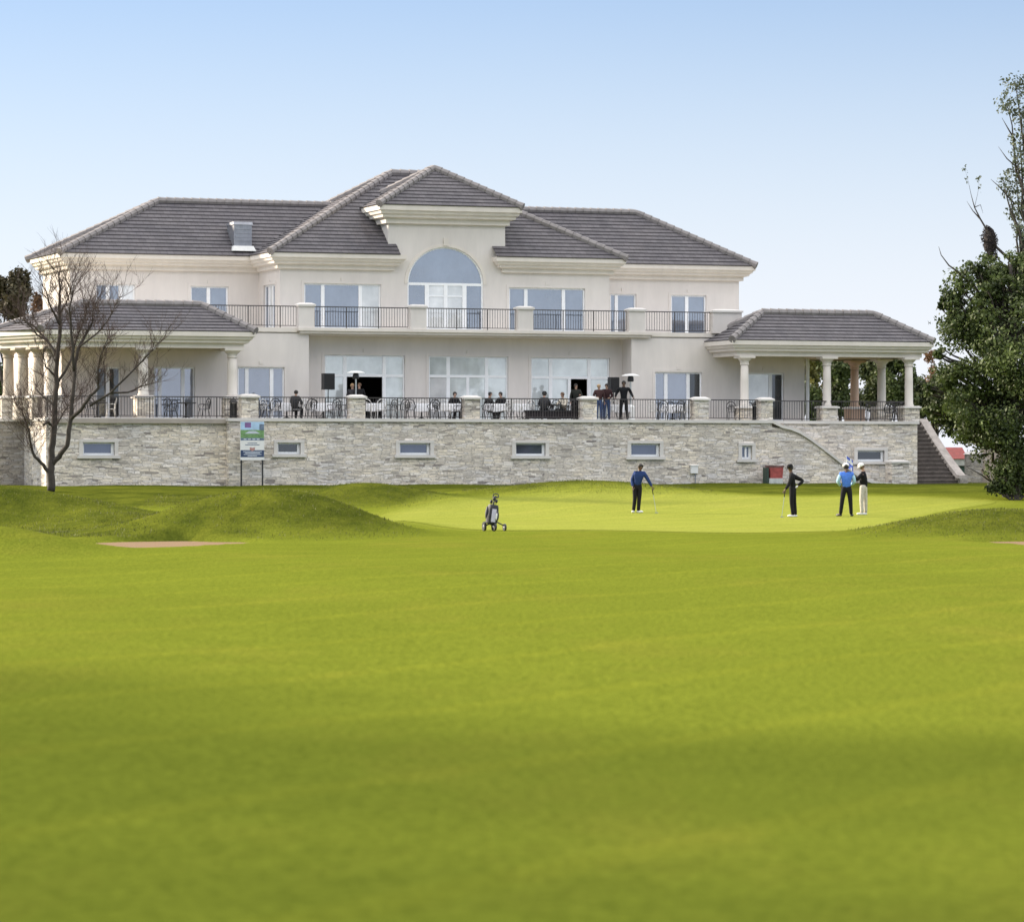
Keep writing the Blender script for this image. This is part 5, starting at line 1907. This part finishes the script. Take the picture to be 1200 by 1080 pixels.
person(on_terrace(711, 1.35), 'man in dark red-brown jacket and jeans facing his companion', cloth('cloth_maroon', (.038, .018, .02)), jeans, b_shoe, pose=dict(er=(.27, -.03, 1.15), wr=(.12, -.2, 1.08)), face=-.6, hair=hair_m, height=1.72, group=GU)
person(on_terrace(731, .75), 'broad man in black leaning both hands wide on the railing', black, black, b_shoe, skin_d,
       dict(sl=(-.22, 0, 1.43), el=(-.33, .05, 1.19), wl=(-.38, -.16, 1.03), sr=(.22, 0, 1.43), er=(.34, .05, 1.19), wr=(.41, -.16, 1.03), kl=(-.13, 0, .5), al=(-.16, .02, .09), kr=(.13, 0, .5), ar=(.17, .02, .09)), face=-.15, hair=hair_m, height=1.84, group=GU)


# ================================================================== TERRACE FURNITURE
seat_m = simple('chair_seat_grey', (.30, .30, .31), .6, var=.15)
white_iron = simple('white_iron', (.70, .69, .67), .5, var=.08)


def make_chair(mat, seatmat, name='patio_chair'):
    t = thing(name, (0, 0, 0), 'chair', 'chair')
    m_ = MB(); m_.lathe(0, 0, [(.19, .425), (.215, .43), (.215, .455), (.19, .465)], 18); m_.build('seat', seatmat, t)
    b = MB()
    arch = [(-.205, .17, .45), (-.225, .20, .65), (-.20, .225, .80), (-.11, .24, .90), (0, .245, .925), (.11, .24, .90), (.20, .225, .80), (.225, .20, .65), (.205, .17, .45)]
    b.tube(arch, .021, 7)
    ia = [(-.12, .19, .46), (-.135, .215, .64), (-.09, .235, .76), (0, .24, .80), (.09, .235, .76), (.135, .215, .64), (.12, .19, .46)]
    b.tube(ia, .013, 6)
    for sx in (-1, 1):
        sc = [(sx * .045 + sx * .04 * math.cos(a), .22, .62 + .055 * math.sin(a)) for a in [k * math.pi / 5 for k in range(10)]]
        b.tube(sc, .011, 5)
    b.tube([(0, .19, .46), (0, .235, .79)], .012, 6)
    b.build('backrest', mat, t)
    for sx in (-1, 1):
        a = MB(); a.tube([(sx * .222, .20, .66), (sx * .26, .05, .67), (sx * .25, -.13, .65), (sx * .20, -.16, .55), (sx * .18, -.13, .45)], .016, 6); a.build('armrest', mat, t)
        for sy in (-1, 1):
            l_ = MB(); l_.tube([(sx * .17, sy * .14, .44), (sx * .19, sy * .18, .22), (sx * .215, sy * .215, 0)], .017, 6); l_.build('leg', mat, t)
    return t


def make_table(mat, topm, r=.45, name='patio_table'):
    t = thing(name, (0, 0, 0), 'table', 'table')
    m_ = MB(); m_.lathe(0, 0, [(r - .03, .70), (r, .705), (r, .735), (r - .01, .745)], 28); m_.build('tabletop', topm, t)
    m_ = MB(); m_.lathe(0, 0, [(.05, .02), (.04, .2), (.035, .5), (.06, .68), (.12, .70)], 12); m_.build('pedestal', mat, t)
    for k in range(4):
        a = k * math.pi / 2 + .4
        m_ = MB(); m_.tube([(.04 * math.cos(a), .04 * math.sin(a), .12), (.2 * math.cos(a), .2 * math.sin(a), .07), (.3 * math.cos(a), .3 * math.sin(a), .015)], .02, 6); m_.build('foot', mat, t)
    return t


proto = {}


def place(kind, make, px, v, rz, label, group):
    if kind not in proto:
        o = proto[kind] = make()
    else:
        o = copy_tree(proto[kind])
    o.location = on_terrace(px, v)
    o.rotation_euler = (0, 0, TH + rz)
    o['label'] = label; o['group'] = group
    return o


CG, TG = 'wrought iron chairs on the terrace', 'round tables on the terrace'
bc = ('bc', lambda: make_chair(iron, seat_m)); wc = ('wc', lambda: make_chair(white_iron, white_iron))
bt_ = ('bt', lambda: make_table(iron, iron)); wt = ('wt', lambda: make_table(iron, white_iron))
# rz 0: the back of the chair is away from the railing (sitter faces the fairway); pi: back to the railing
FURN = [
    (bt_, 114, 2.9, 0, 'black table on the left veranda behind the bare tree'), (bc, 107, 2.4, 2.6, 'black chair with its back to the railing behind the bare tree'), (wc, 130, 2.8, -1.7, 'pale chair beside the black table behind the bare tree'),
    (bt_, 218, 2.3, 0, 'black round table alone between two chairs on the left veranda'), (bc, 200, 2.1, 2.2, 'black chair left of the lone veranda table'), (bc, 239, 2.1, -2.3, 'black chair right of the lone veranda table'),
    (wt, 336, 2.5, 0, 'white table in front of the hunched seated guest'), (bc, 307, 1.9, 1.7, 'black chair turned sideways just right of the first stone pillar'), (bc, 322, 1.5, 3.0, 'black arch-backed chair left of the hunched guest'), (bc, 347.5, 1.45, 2.9, 'black chair the hunched grey guest sits on'),
    (wt, 379, 2.5, 0, 'white table under the loudspeaker stand'), (bc, 364, 1.5, 3.1, 'black chair left of the loudspeaker stand'), (bc, 372, 2.9, .4, 'black chair across the table from the loudspeaker stand'), (bc, 391, 1.6, -2.8, 'black chair right of the loudspeaker stand'), (bc, 402, 2.2, -1.6, 'black chair turned sideways left of the second pillar'),
    (wt, 437, 2.3, 0, 'white table right of the second pillar'), (wc, 446, 1.3, 3.1, 'white arch-backed chair right of the second pillar'), (bc, 458, 1.7, -2.6, 'black chair turned toward the table by the second pillar'), (wc, 466, 2.8, -.6, 'white chair behind the turned black one right of the heater'),
    (wt, 494, 2.4, 0, 'white table below the middle window wall'), (bc, 481, 1.6, 2.7, 'black chair left of the table below the middle windows'), (bc, 508, 1.2, 3.14, 'largest looking black chair square-on near the railing below the middle windows'), (wc, 497, 3.2, 0, 'white chair behind the table below the middle windows'),
    (wt, 528, 2.2, 0, 'white table left of the middle pillar'), (bc, 537, 1.4, -2.2, 'black chair turned sideways just left of the middle pillar'), (wc, 522, 1.6, 2.4, 'white chair next to the sideways black one left of the middle pillar'), (bc, 533, 2.75, .4, 'black chair of the guest left of the middle pillar'),
    (wt, 580, 1.7, 0, 'white table of the two seated guests right of the middle pillar'), (bc, 571.5, 1.2, 3.0, 'black chair in front of the two seated guests'), (bc, 575, 2.5, 1.0, 'black chair under the dark haired guest'), (bc, 587, 2.3, -.5, 'black chair under the broad seated guest'),
    (wt, 612, 2.0, 0, 'white table between the seated guests and the capped guest'), (wc, 605, 1.3, 2.9, 'white chair left of the pale pair near the capped guest'), (wc, 619, 1.3, -2.9, 'white chair right next to the capped guest'), (bc, 600, 2.7, .8, 'black chair behind the pale pair of chairs'),
    (bt_, 648, 1.9, 0, 'dark table between the capped guest and the cream dressed guest'), (bc, 638, 1.25, 3.05, 'black chair the capped guest sits on'), (bc, 660, 2.05, -.7, 'black chair the cream dressed guest sits on'), (bc, 627, 1.6, 1.9, 'black chair left of the capped guest'), (bc, 650, 1.1, 3.1, 'black chair with its back to the railing right of the capped guest'), (bc, 668, 1.2, -2.9, 'black chair at the feet of the woman in the long coat'),
    (wt, 727, 2.4, 0, 'white table behind the man leaning on the railing'), (wc, 719, 1.6, 2.9, 'white chair between the couple and the leaning man'),
    (wt, 788, 2.0, 0, 'white table near the right end of the open terrace'), (wc, 767, 1.5, 2.2, 'white chair at the left of the right-end table'), (bc, 776, 1.3, 3.0, 'black arch-backed chair at the right-end table'), (bc, 789, 2.7, .2, 'black chair behind the right-end table'), (wc, 801, 1.4, -2.4, 'white chair left of the pillar at the right-end table'), (bc, 795, 1.2, -3.0, 'black chair tucked before the right-end table near the pillar'),
    (bc, 440, 2.9, -.9, 'black chair between the open doors and the white arch-backed chair'), (wc, 430, 1.5, 2.7, 'white chair half hidden by the second pillar'), (bc, 472, 1.2, -2.9, 'black chair close to the railing right of the heater'), (bc, 515, 2.9, .3, 'black chair beyond the table below the middle windows'), (wc, 551, 3.0, .2, 'white chair peeping past the middle pillar'),
    (wc, 313, 2.9, .6, 'white chair behind the arch-backed chair near the first pillar'), (wc, 356, 2.7, -.4, 'white chair beyond the hunched guest'), (wc, 398, 2.9, -.3, 'white chair behind the sideways one left of the second pillar'), (wc, 593, 1.2, -2.8, 'white chair right of the table of the two seated guests'),
    (bt_, 866, 2.9, 0, 'black table at the front column of the right veranda'), (bc, 858, 2.5, 2.5, 'black chair left of the front column on the right veranda'), (bc, 874, 3.3, -1.2, 'black chair behind the front column on the right veranda'),
    (bc, 1042, 3.0, 2.7, 'black chair on the right veranda left of the corner column'), (bc, 1051, 3.2, -2.4, 'black chair close against the corner column of the right veranda'),
]
def make_cloth():
    m_ = MB(); n = 40; vs = []
    for rr_, zz_ in ((0, .752), (.46, .752), (.475, .735)):
        vs.append([(rr_ * math.cos(2 * math.pi * k / n), rr_ * math.sin(2 * math.pi * k / n), zz_) for k in range(n)])
    for q in range(1, 5):
        vs.append([((.475 + .02 * q + .012 * q * math.sin(9 * 2 * math.pi * k / n)) * math.cos(2 * math.pi * k / n), (.475 + .02 * q + .012 * q * math.sin(9 * 2 * math.pi * k / n)) * math.sin(2 * math.pi * k / n), .735 - .085 * q + .02 * math.sin(4 * 2 * math.pi * k / n) * (q == 4)) for k in range(n)])
    flat = [p for ring in vs for p in ring]
    m_.raw(flat, [(i * n + k, i * n + (k + 1) % n, (i + 1) * n + (k + 1) % n, (i + 1) * n + k) for i in range(len(vs) - 1) for k in range(n)])
    o = m_.build('tablecloth', cloth('linen_white', (.74, .74, .76)), smooth=True)
    return tag(o, 'cloth', 'tablecloth')


for (k, mk), px, v, rz, lab in FURN:
    place(k, mk, px, v, rz, lab, TG if k in ('bt', 'wt') else CG)
    if k == 'wt': place('tc', make_cloth, px, v, 0, lab.replace('white table', 'white cloth draped over the table'), 'white tablecloths on the terrace')

# dark bench-like crates behind the railing at the dark table
def planter_bench(px0, px1, v, label):
    t = thing('low_bench', on_terrace((px0 + px1) / 2, v), label, 'bench', TH)
    hw = (U(px1, v) - U(px0, v)) / 2
    MB().box(-hw, hw, -.2, .2, .40, .46).build('seat', iron, t)
    MB().box(-hw + .04, hw - .04, -.17, .17, .08, .40).build('apron', cloth('cloth_bench', (.03, .026, .028)), t)
    for sx in (-1, 1):
        for sy in (-1, 1):
            MB().box(sx * (hw - .06) - .03, sx * (hw - .06) + .03, sy * .15 - .03, sy * .15 + .03, 0, .08).build('leg', iron, t)


planter_bench(616, 676, .95, 'long low dark bench behind the railing under the capped guest')

# ---- loudspeakers on stands
def speaker(px, v, z0, z1, w, label):
    t = thing('loudspeaker', on_terrace(px, v), label, 'loudspeaker', TH + .1, group='loudspeakers on stands')
    m_ = MB()
    m_.frustum(0, 0, w, .34, z0, w, .34, z1); m_.build('cabinet', blk, t)
    m_ = MB(); m_.box(-w / 2 + .03, w / 2 - .03, -.182, -.171, z0 + .03, z1 - .03); m_.build('grille', simple('speaker_grille', (.012, .012, .013), .8, var=.3, scale=40), t)
    m_ = MB(); m_.tube([(0, 0, .55), (0, 0, z0)], .022, 8); m_.tube([(0, 0, .42), (0, 0, z0 - .3)], .03, 8); m_.build('stand', iron, t)
    for k in range(3):
        a = k * 2.1 + .5
        MB().tube([(0, 0, .75), (.45 * math.cos(a), .45 * math.sin(a), .02)], .016, 6).build('leg', iron, t)


z_ = lambda py, px, v: Z(py, px, v) - ZF
speaker(384.5, 3.2, z_(456.5, 384, 3.2), z_(437.5, 384, 3.2), .52, 'black loudspeaker raised on a stand left of the open doors')
speaker(719, 3.4, z_(460, 719, 3.4), z_(442, 719, 3.4), .44, 'black loudspeaker behind the standing couple and the leaning man')


# ---- patio heaters
def heater(px, v, pyt, label, white=False):
    t = thing('patio_heater', on_terrace(px, v), label, 'patio heater', 0, group='patio heaters')
    zt = z_(pyt, px, v)
    m_ = MB(); m_.lathe(0, 0, [(.42, zt - .10), (.40, zt - .07), (.22, zt - .01), (.05, zt)], 24); m_.build('reflector', white_paint, t)
    m_ = MB(); m_.lathe(0, 0, [(.13, zt - .36), (.15, zt - .30), (.13, zt - .14), (.07, zt - .09)], 16); m_.build('burner', iron, t)
    m_ = MB(); m_.tube([(0, 0, .7), (0, 0, zt - .34)], .04, 10); m_.build('pole', steel, t)
    m_ = MB(); m_.lathe(0, 0, [(.24, .02), (.24, .06), (.19, .10), (.19, .66), (.12, .74), (.04, .76)], 20); m_.build('gas_housing', white_paint if white else steel, t)
    for k in range(3):
        a = k * 2.094
        MB().ball((.2 * math.cos(a), .2 * math.sin(a), .02), (.03, .03, .02), 8, 5).build('foot', iron, t)


heater(417, 2.6, 434.5, 'steel patio heater with white top in front of the left open doors')
heater(739, 2.2, 438, 'patio heater with white top and white base right of the leaning man', True)

# ================================================================== SIGN, BOX, BIN, SHED
sv = -.9
p0 = W(U(295, sv), sv, 0)
p0.z = gz(p0.x, p0.y)
sg = thing('notice_board', p0, 'notice board on two thin posts with photo, crest and navy band', 'sign', TH)
u0, u1 = U(281.5, sv) - U(295, sv), U(309.5, sv) - U(295, sv)
zz = lambda py: Z(py, 295, sv) - p0.z
MB().box(u0, u1, -.02, .02, zz(539), zz(494)).build('panel', white_paint, sg)
for x in (u0 + .06, u1 - .06): MB().box(x - .03, x + .03, .021, .07, -.4, zz(495)).build('post', iron, sg)
sky_b = simple('sign_sky', (.42, .60, .80), .5, var=.15, scale=3); sgreen = simple('sign_green', (.16, .30, .12), .5, var=.45, scale=5); snavy = simple('sign_navy', (.035, .06, .13), .5, var=.3, scale=4); sgrey = simple('sign_slate', (.14, .19, .27), .5, var=.4, scale=6); spurple = simple('sign_purple', (.22, .12, .3), .5, var=.3); smid = simple('sign_pale_text', (.55, .60, .68), .5, var=.1); sgold = simple('sign_crest', (.45, .25, .22), .5, var=.3)
pic = MB()
y0 = -.024
pic.box(u0 + .01, u1 - .01, y0, -.02, zz(503.5), zz(494.3), 0)
pic.box(u0 + .01, u1 - .01, y0, -.02, zz(513), zz(503.7), 1)
pic.box(u0 + .01, u1 - .01, y0, -.02, zz(516), zz(513.1), 2)
pic.box(u0 + .2, u0 + .48, y0 - .002, y0, zz(501), zz(495), 3)
pic.box(u1 - .22, u1 - .01, y0 - .002, y0, zz(504), zz(497), 2)
pic.frustum((u0 + u1) / 2, y0 - .001, .7, .002, zz(508), .3, .002, zz(505), 5)
for k in range(4): pic.box(u0 + .15 + k * .2, u0 + .27 + k * .2, y0 - .002, y0, zz(515.3), zz(513.8), 5)
pic.build('photo_print', [sky_b, sgreen, sgrey, spurple, snavy, smid], sg)
txt = MB()
txt.box(u0 + .01, u1 - .01, y0, -.02, zz(535.5), zz(527.3), 0)
for k, (a, b2) in enumerate(((.12, .9), (.2, .82), (.14, .88), (.3, .7))):
    z1 = zz(529 + k * 1.6); txt.box(u0 + a * (u1 - u0), u0 + b2 * (u1 - u0), y0 - .002, y0, z1 - .02, z1 + .012, 1)
for k, (a, b2) in enumerate(((.3, .7), (.2, .8))):
    z1 = zz(519 + k * 2.0); txt.box(u0 + a * (u1 - u0), u0 + b2 * (u1 - u0), y0, -.02, z1 - .02, z1 + .012, 2)
txt.build('text_band', [snavy, smid, sgrey], sg)
cr = MB()
cxm = (u0 + u1) / 2
cr.prism([(cxm - .12, zz(524)), (cxm - .11, zz(527)), (cxm, zz(528.6)), (cxm + .11, zz(527)), (cxm + .12, zz(524)), (cxm, zz(524.6))], y0 - .006, y0 - .001, 0)
cr.build('crest', [sgold], sg)

# white meter box on the wall, with its conduit
ub = thing('meter_box', W(U(812.5, 0), 0, 0), 'small white meter box fixed low on the stone wall', 'meter box', TH)
zb1, zb0_ = Z(545.5, 812, 0), Z(554.5, 812, 0)
hw = .17
MB().box(-hw, hw, -.16, 0.0, zb0_, zb1).build('box', white_paint, ub)
MB().frustum(0, -.09, .40, .22, zb1, .36, .18, zb1 + .03).build('lid', white_paint, ub)
MB().tube([(.08, -.06, zb0_), (.08, -.06, .3)], .025, 8).build('conduit', zinc, ub)

# red bin on a pale base against the wall
pb_ = W(U(907, -.7), -.7, 0); pb_.z = gz(pb_.x, pb_.y)
bn = thing('refuse_bin', pb_, 'faded red bin with dark green side on a pale base by the wall', 'bin', TH)
zz = lambda py: Z(py, 907, -.7) - pb_.z
MB().box(-.34, .34, -.25, .25, -.2, zz(560.2)).build('base', simple('bin_pale', (.50, .52, .50), .7, var=.2), bn)
m_ = MB(); m_.frustum(.03, 0, .60, .46, zz(560.2), .66, .5, zz(547.5)); m_.build('bin_body', simple('bin_red', (.36, .075, .065), .6, var=.3, scale=5), bn)
m_ = MB(); m_.box(-.46, -.36, -.22, .22, -.2, zz(547.8)); m_.build('side_panel', simple('bin_green', (.035, .06, .045), .6, var=.3), bn)
m_ = MB(); m_.box(-.33, .39, -.27, .27, zz(547.4), zz(545.5)); m_.build('rim', simple('bin_rim', (.13, .045, .04), .7, var=.3), bn)

# pots flanking the pillars on the terrace (dark iron urn shapes)
def urn(px, v, label):
    t = thing('iron_lantern', on_terrace(px, v), label, 'lantern', TH, group='iron lanterns by the pillars')
    MB().box(-.13, .13, -.13, .13, 0, .06).build('base', iron, t)
    for sx in (-1, 1):
        for sy in (-1, 1): MB().box(sx * .11 - .02, sx * .11 + .02, sy * .11 - .02, sy * .11 + .02, .06, .72).build('post', iron, t)
    m_ = MB(); m_.frustum(0, 0, .34, .34, .72, .1, .1, .92); m_.tube([(0, 0, .92), (0, 0, .98)], .03, 6); m_.build('roof', iron, t)
    MB().box(-.09, .09, -.09, .09, .08, .70).build('pane', pane_dark, t)


urn(273.5, .95, 'dark iron lantern beside the first stone pillar')
urn(886, .8, 'dark iron lantern beside the last stone pillar near the right veranda')

# hut, gate pier and boarded fence beyond the stair
Yh = 152.0 * KY
hp = PXW(1116, 566, Yh); hp.z = .75
ht = thing('garden_hut', hp, 'small green hut with red roof and white fascia glimpsed beyond the staircase', 'hut')
k = Yh / FPX
def rel(px, py): q = PXW(px, py, Yh) - hp; return q.x, q.z
x0, zb_ = rel(1106, 566); x1, z1 = rel(1131, 545.5)
MB().box(x0, x1, 0, 2.2, -.3, z1).build('wall', simple('hut_green', (.035, .065, .05), .7, var=.25), ht)
zf1 = rel(1131, 537.5)[1]
MB().box(x0 - .1, x1 + .1, -.12, 2.3, z1, zf1).build('fascia', simple('hut_white', (.45, .45, .43), .6, var=.15), ht)
zr = rel(1131, 524)[1]
m_ = MB(); m_.frustum((x0 + x1) / 2, 1.1, x1 - x0 + .3, 2.6, zf1, x1 - x0 - .1, .5, zr); m_.build('roof', simple('hut_red', (.21, .034, .028), .6, var=.2, scale=5), ht)
Yp = 141.0 * KY
gp = PXW(1141, 577, Yp); gp.z = .7
gt = thing('gate_pier', gp, 'grey stone gate pier to the right of the staircase', 'gate pier')
hgt_ = (577 - 541) * Yp / FPX
MB().box(-.40, .40, -.35, .35, -.4, hgt_ - .12).build('shaft', stone_dark, gt)
m_ = MB(); m_.frustum(0, 0, .92, .82, hgt_ - .12, .6, .5, hgt_ + .02); m_.build('cap', coping_m, gt)
fp_ = PXW(1159, 577, Yp); fp_.z = .7
fe = thing('board_fence', fp_, 'pale vertical board fence between the gate pier and the dark tree trunk', 'fence')
m_ = MB()
for i in range(16):
    x = -.42 + i * .28
    m_.box(x, x + .265, -.02 + (.012 if i % 2 else 0), .02, -.3, 1.6 + .02 * math.sin(i * 3.3))
m_.build('boards', simple('fence_board', (.40, .33, .27), .8, var=.2, scale=4), fe)
for x in (-.3, 1.8, 3.9): MB().box(x - .05, x + .05, .05, .15, -.3, 1.7).build('post', bark, fe)
MB().box(-.42, 4.05, .021, .05, 1.2, 1.3).build('rail', bark, fe)


CLOUD = 16.0
# ================================================================== LIGHT, AIR, CAMERA
SUN_EL = R(20)                                    # low sun from the left, a little behind the plane of the front
hx, hy = -.92, .39
to_sun = Vector((math.cos(SUN_EL) * hx, math.cos(SUN_EL) * hy, math.sin(SUN_EL)))
sl = bpy.data.lights.new('sun', 'SUN')
sl.energy = 5.0
sl.angle = R(3.5)
sl.color = (1.0, .86, .68)
so = bpy.data.objects.new('sun', sl)
COL.objects.link(so)
so.rotation_euler = to_sun.to_track_quat('Z', 'Y').to_euler()
wd = bpy.data.worlds.new('World')
SC.world = wd
wd.use_nodes = True
nt = wd.node_tree
bg = nt.nodes['Background']
sky = nt.nodes.new('ShaderNodeTexSky')
sky.sky_type = 'NISHITA'
sky.sun_disc = False
sky.sun_elevation = SUN_EL
sky.sun_rotation = math.atan2(hx, hy)
sky.altitude = 200
sky.air_density = 1.0
sky.dust_density = .4
sky.ozone_density = 2.2
# thin bright cloud higher up and overhead (outside the picture, but mirrored in the windows), a clear band below it
tc = N(nt, 'ShaderNodeTexCoord')
sp = N(nt, 'ShaderNodeSeparateXYZ')
L(nt, tc, 'Generated', sp, 'Vector')
mr = N(nt, 'ShaderNodeMapRange', interpolation_type='SMOOTHSTEP')
mr.inputs['From Min'].default_value = .18
mr.inputs['From Max'].default_value = .55
L(nt, sp, 'Z', mr, 'Value')
cn = N(nt, 'ShaderNodeTexNoise', i_Scale=3.0, i_Detail=6.0, i_Roughness=.6)
L(nt, tc, 'Generated', cn, 'Vector')
cr_ = ramp(nt, [(.3, (CLOUD * .55, CLOUD * .57, CLOUD * .62)), (.65, (CLOUD, CLOUD * .98, CLOUD * .96))])
L(nt, cn, 'Fac', cr_, 'Fac')
mxs = N(nt, 'ShaderNodeMixRGB')
hz = N(nt, 'ShaderNodeMixRGB')                    # pale haze veil over the whole sky
vr = N(nt, 'ShaderNodeMapRange', interpolation_type='SMOOTHSTEP')
vr.inputs['From Min'].default_value = -.02; vr.inputs['From Max'].default_value = .17
vr.inputs['To Min'].default_value = .97; vr.inputs['To Max'].default_value = .06
nt.links.new(sp.outputs['Z'], vr.inputs['Value'])
nt.links.new(vr.outputs['Result'], hz.inputs[0])
hz.inputs[2].default_value = (6.2, 6.35, 6.95, 1)
gr = N(nt, 'ShaderNodeMixRGB', blend_type='MULTIPLY'); gr.inputs[0].default_value = 1
gr.inputs[2].default_value = (.72, .79, 1.0, 1)
nt.links.new(sky.outputs[0], gr.inputs[1])
nt.links.new(gr.outputs[0], hz.inputs[1])
L(nt, mr, 'Result', mxs, 0); L(nt, hz, 'Color', mxs, 1); L(nt, cr_, 'Color', mxs, 2)
nt.links.new(mxs.outputs[0], bg.inputs[0])
bg.inputs[1].default_value = .085

cd = bpy.data.cameras.new('camera')
cam = bpy.data.objects.new('camera', cd)
COL.objects.link(cam)
cam.location = (0, 0, CAMZ)
cam.rotation_euler = (R(90), 0, 0)
cd.sensor_width = 36.0
cd.sensor_fit = 'HORIZONTAL'
cd.lens = FPX / 1200 * 36
cd.clip_start = .5
cd.clip_end = 12000
cd.dof.use_dof = True
cd.dof.focus_distance = 145
cd.dof.aperture_fstop = 2.8
SC.camera = cam
SC.view_settings.view_transform = 'Standard'
SC.view_settings.look = 'None'
SC.view_settings.exposure = .90
SC.view_settings.gamma = 1.0
SC.view_settings.use_curve_mapping = False
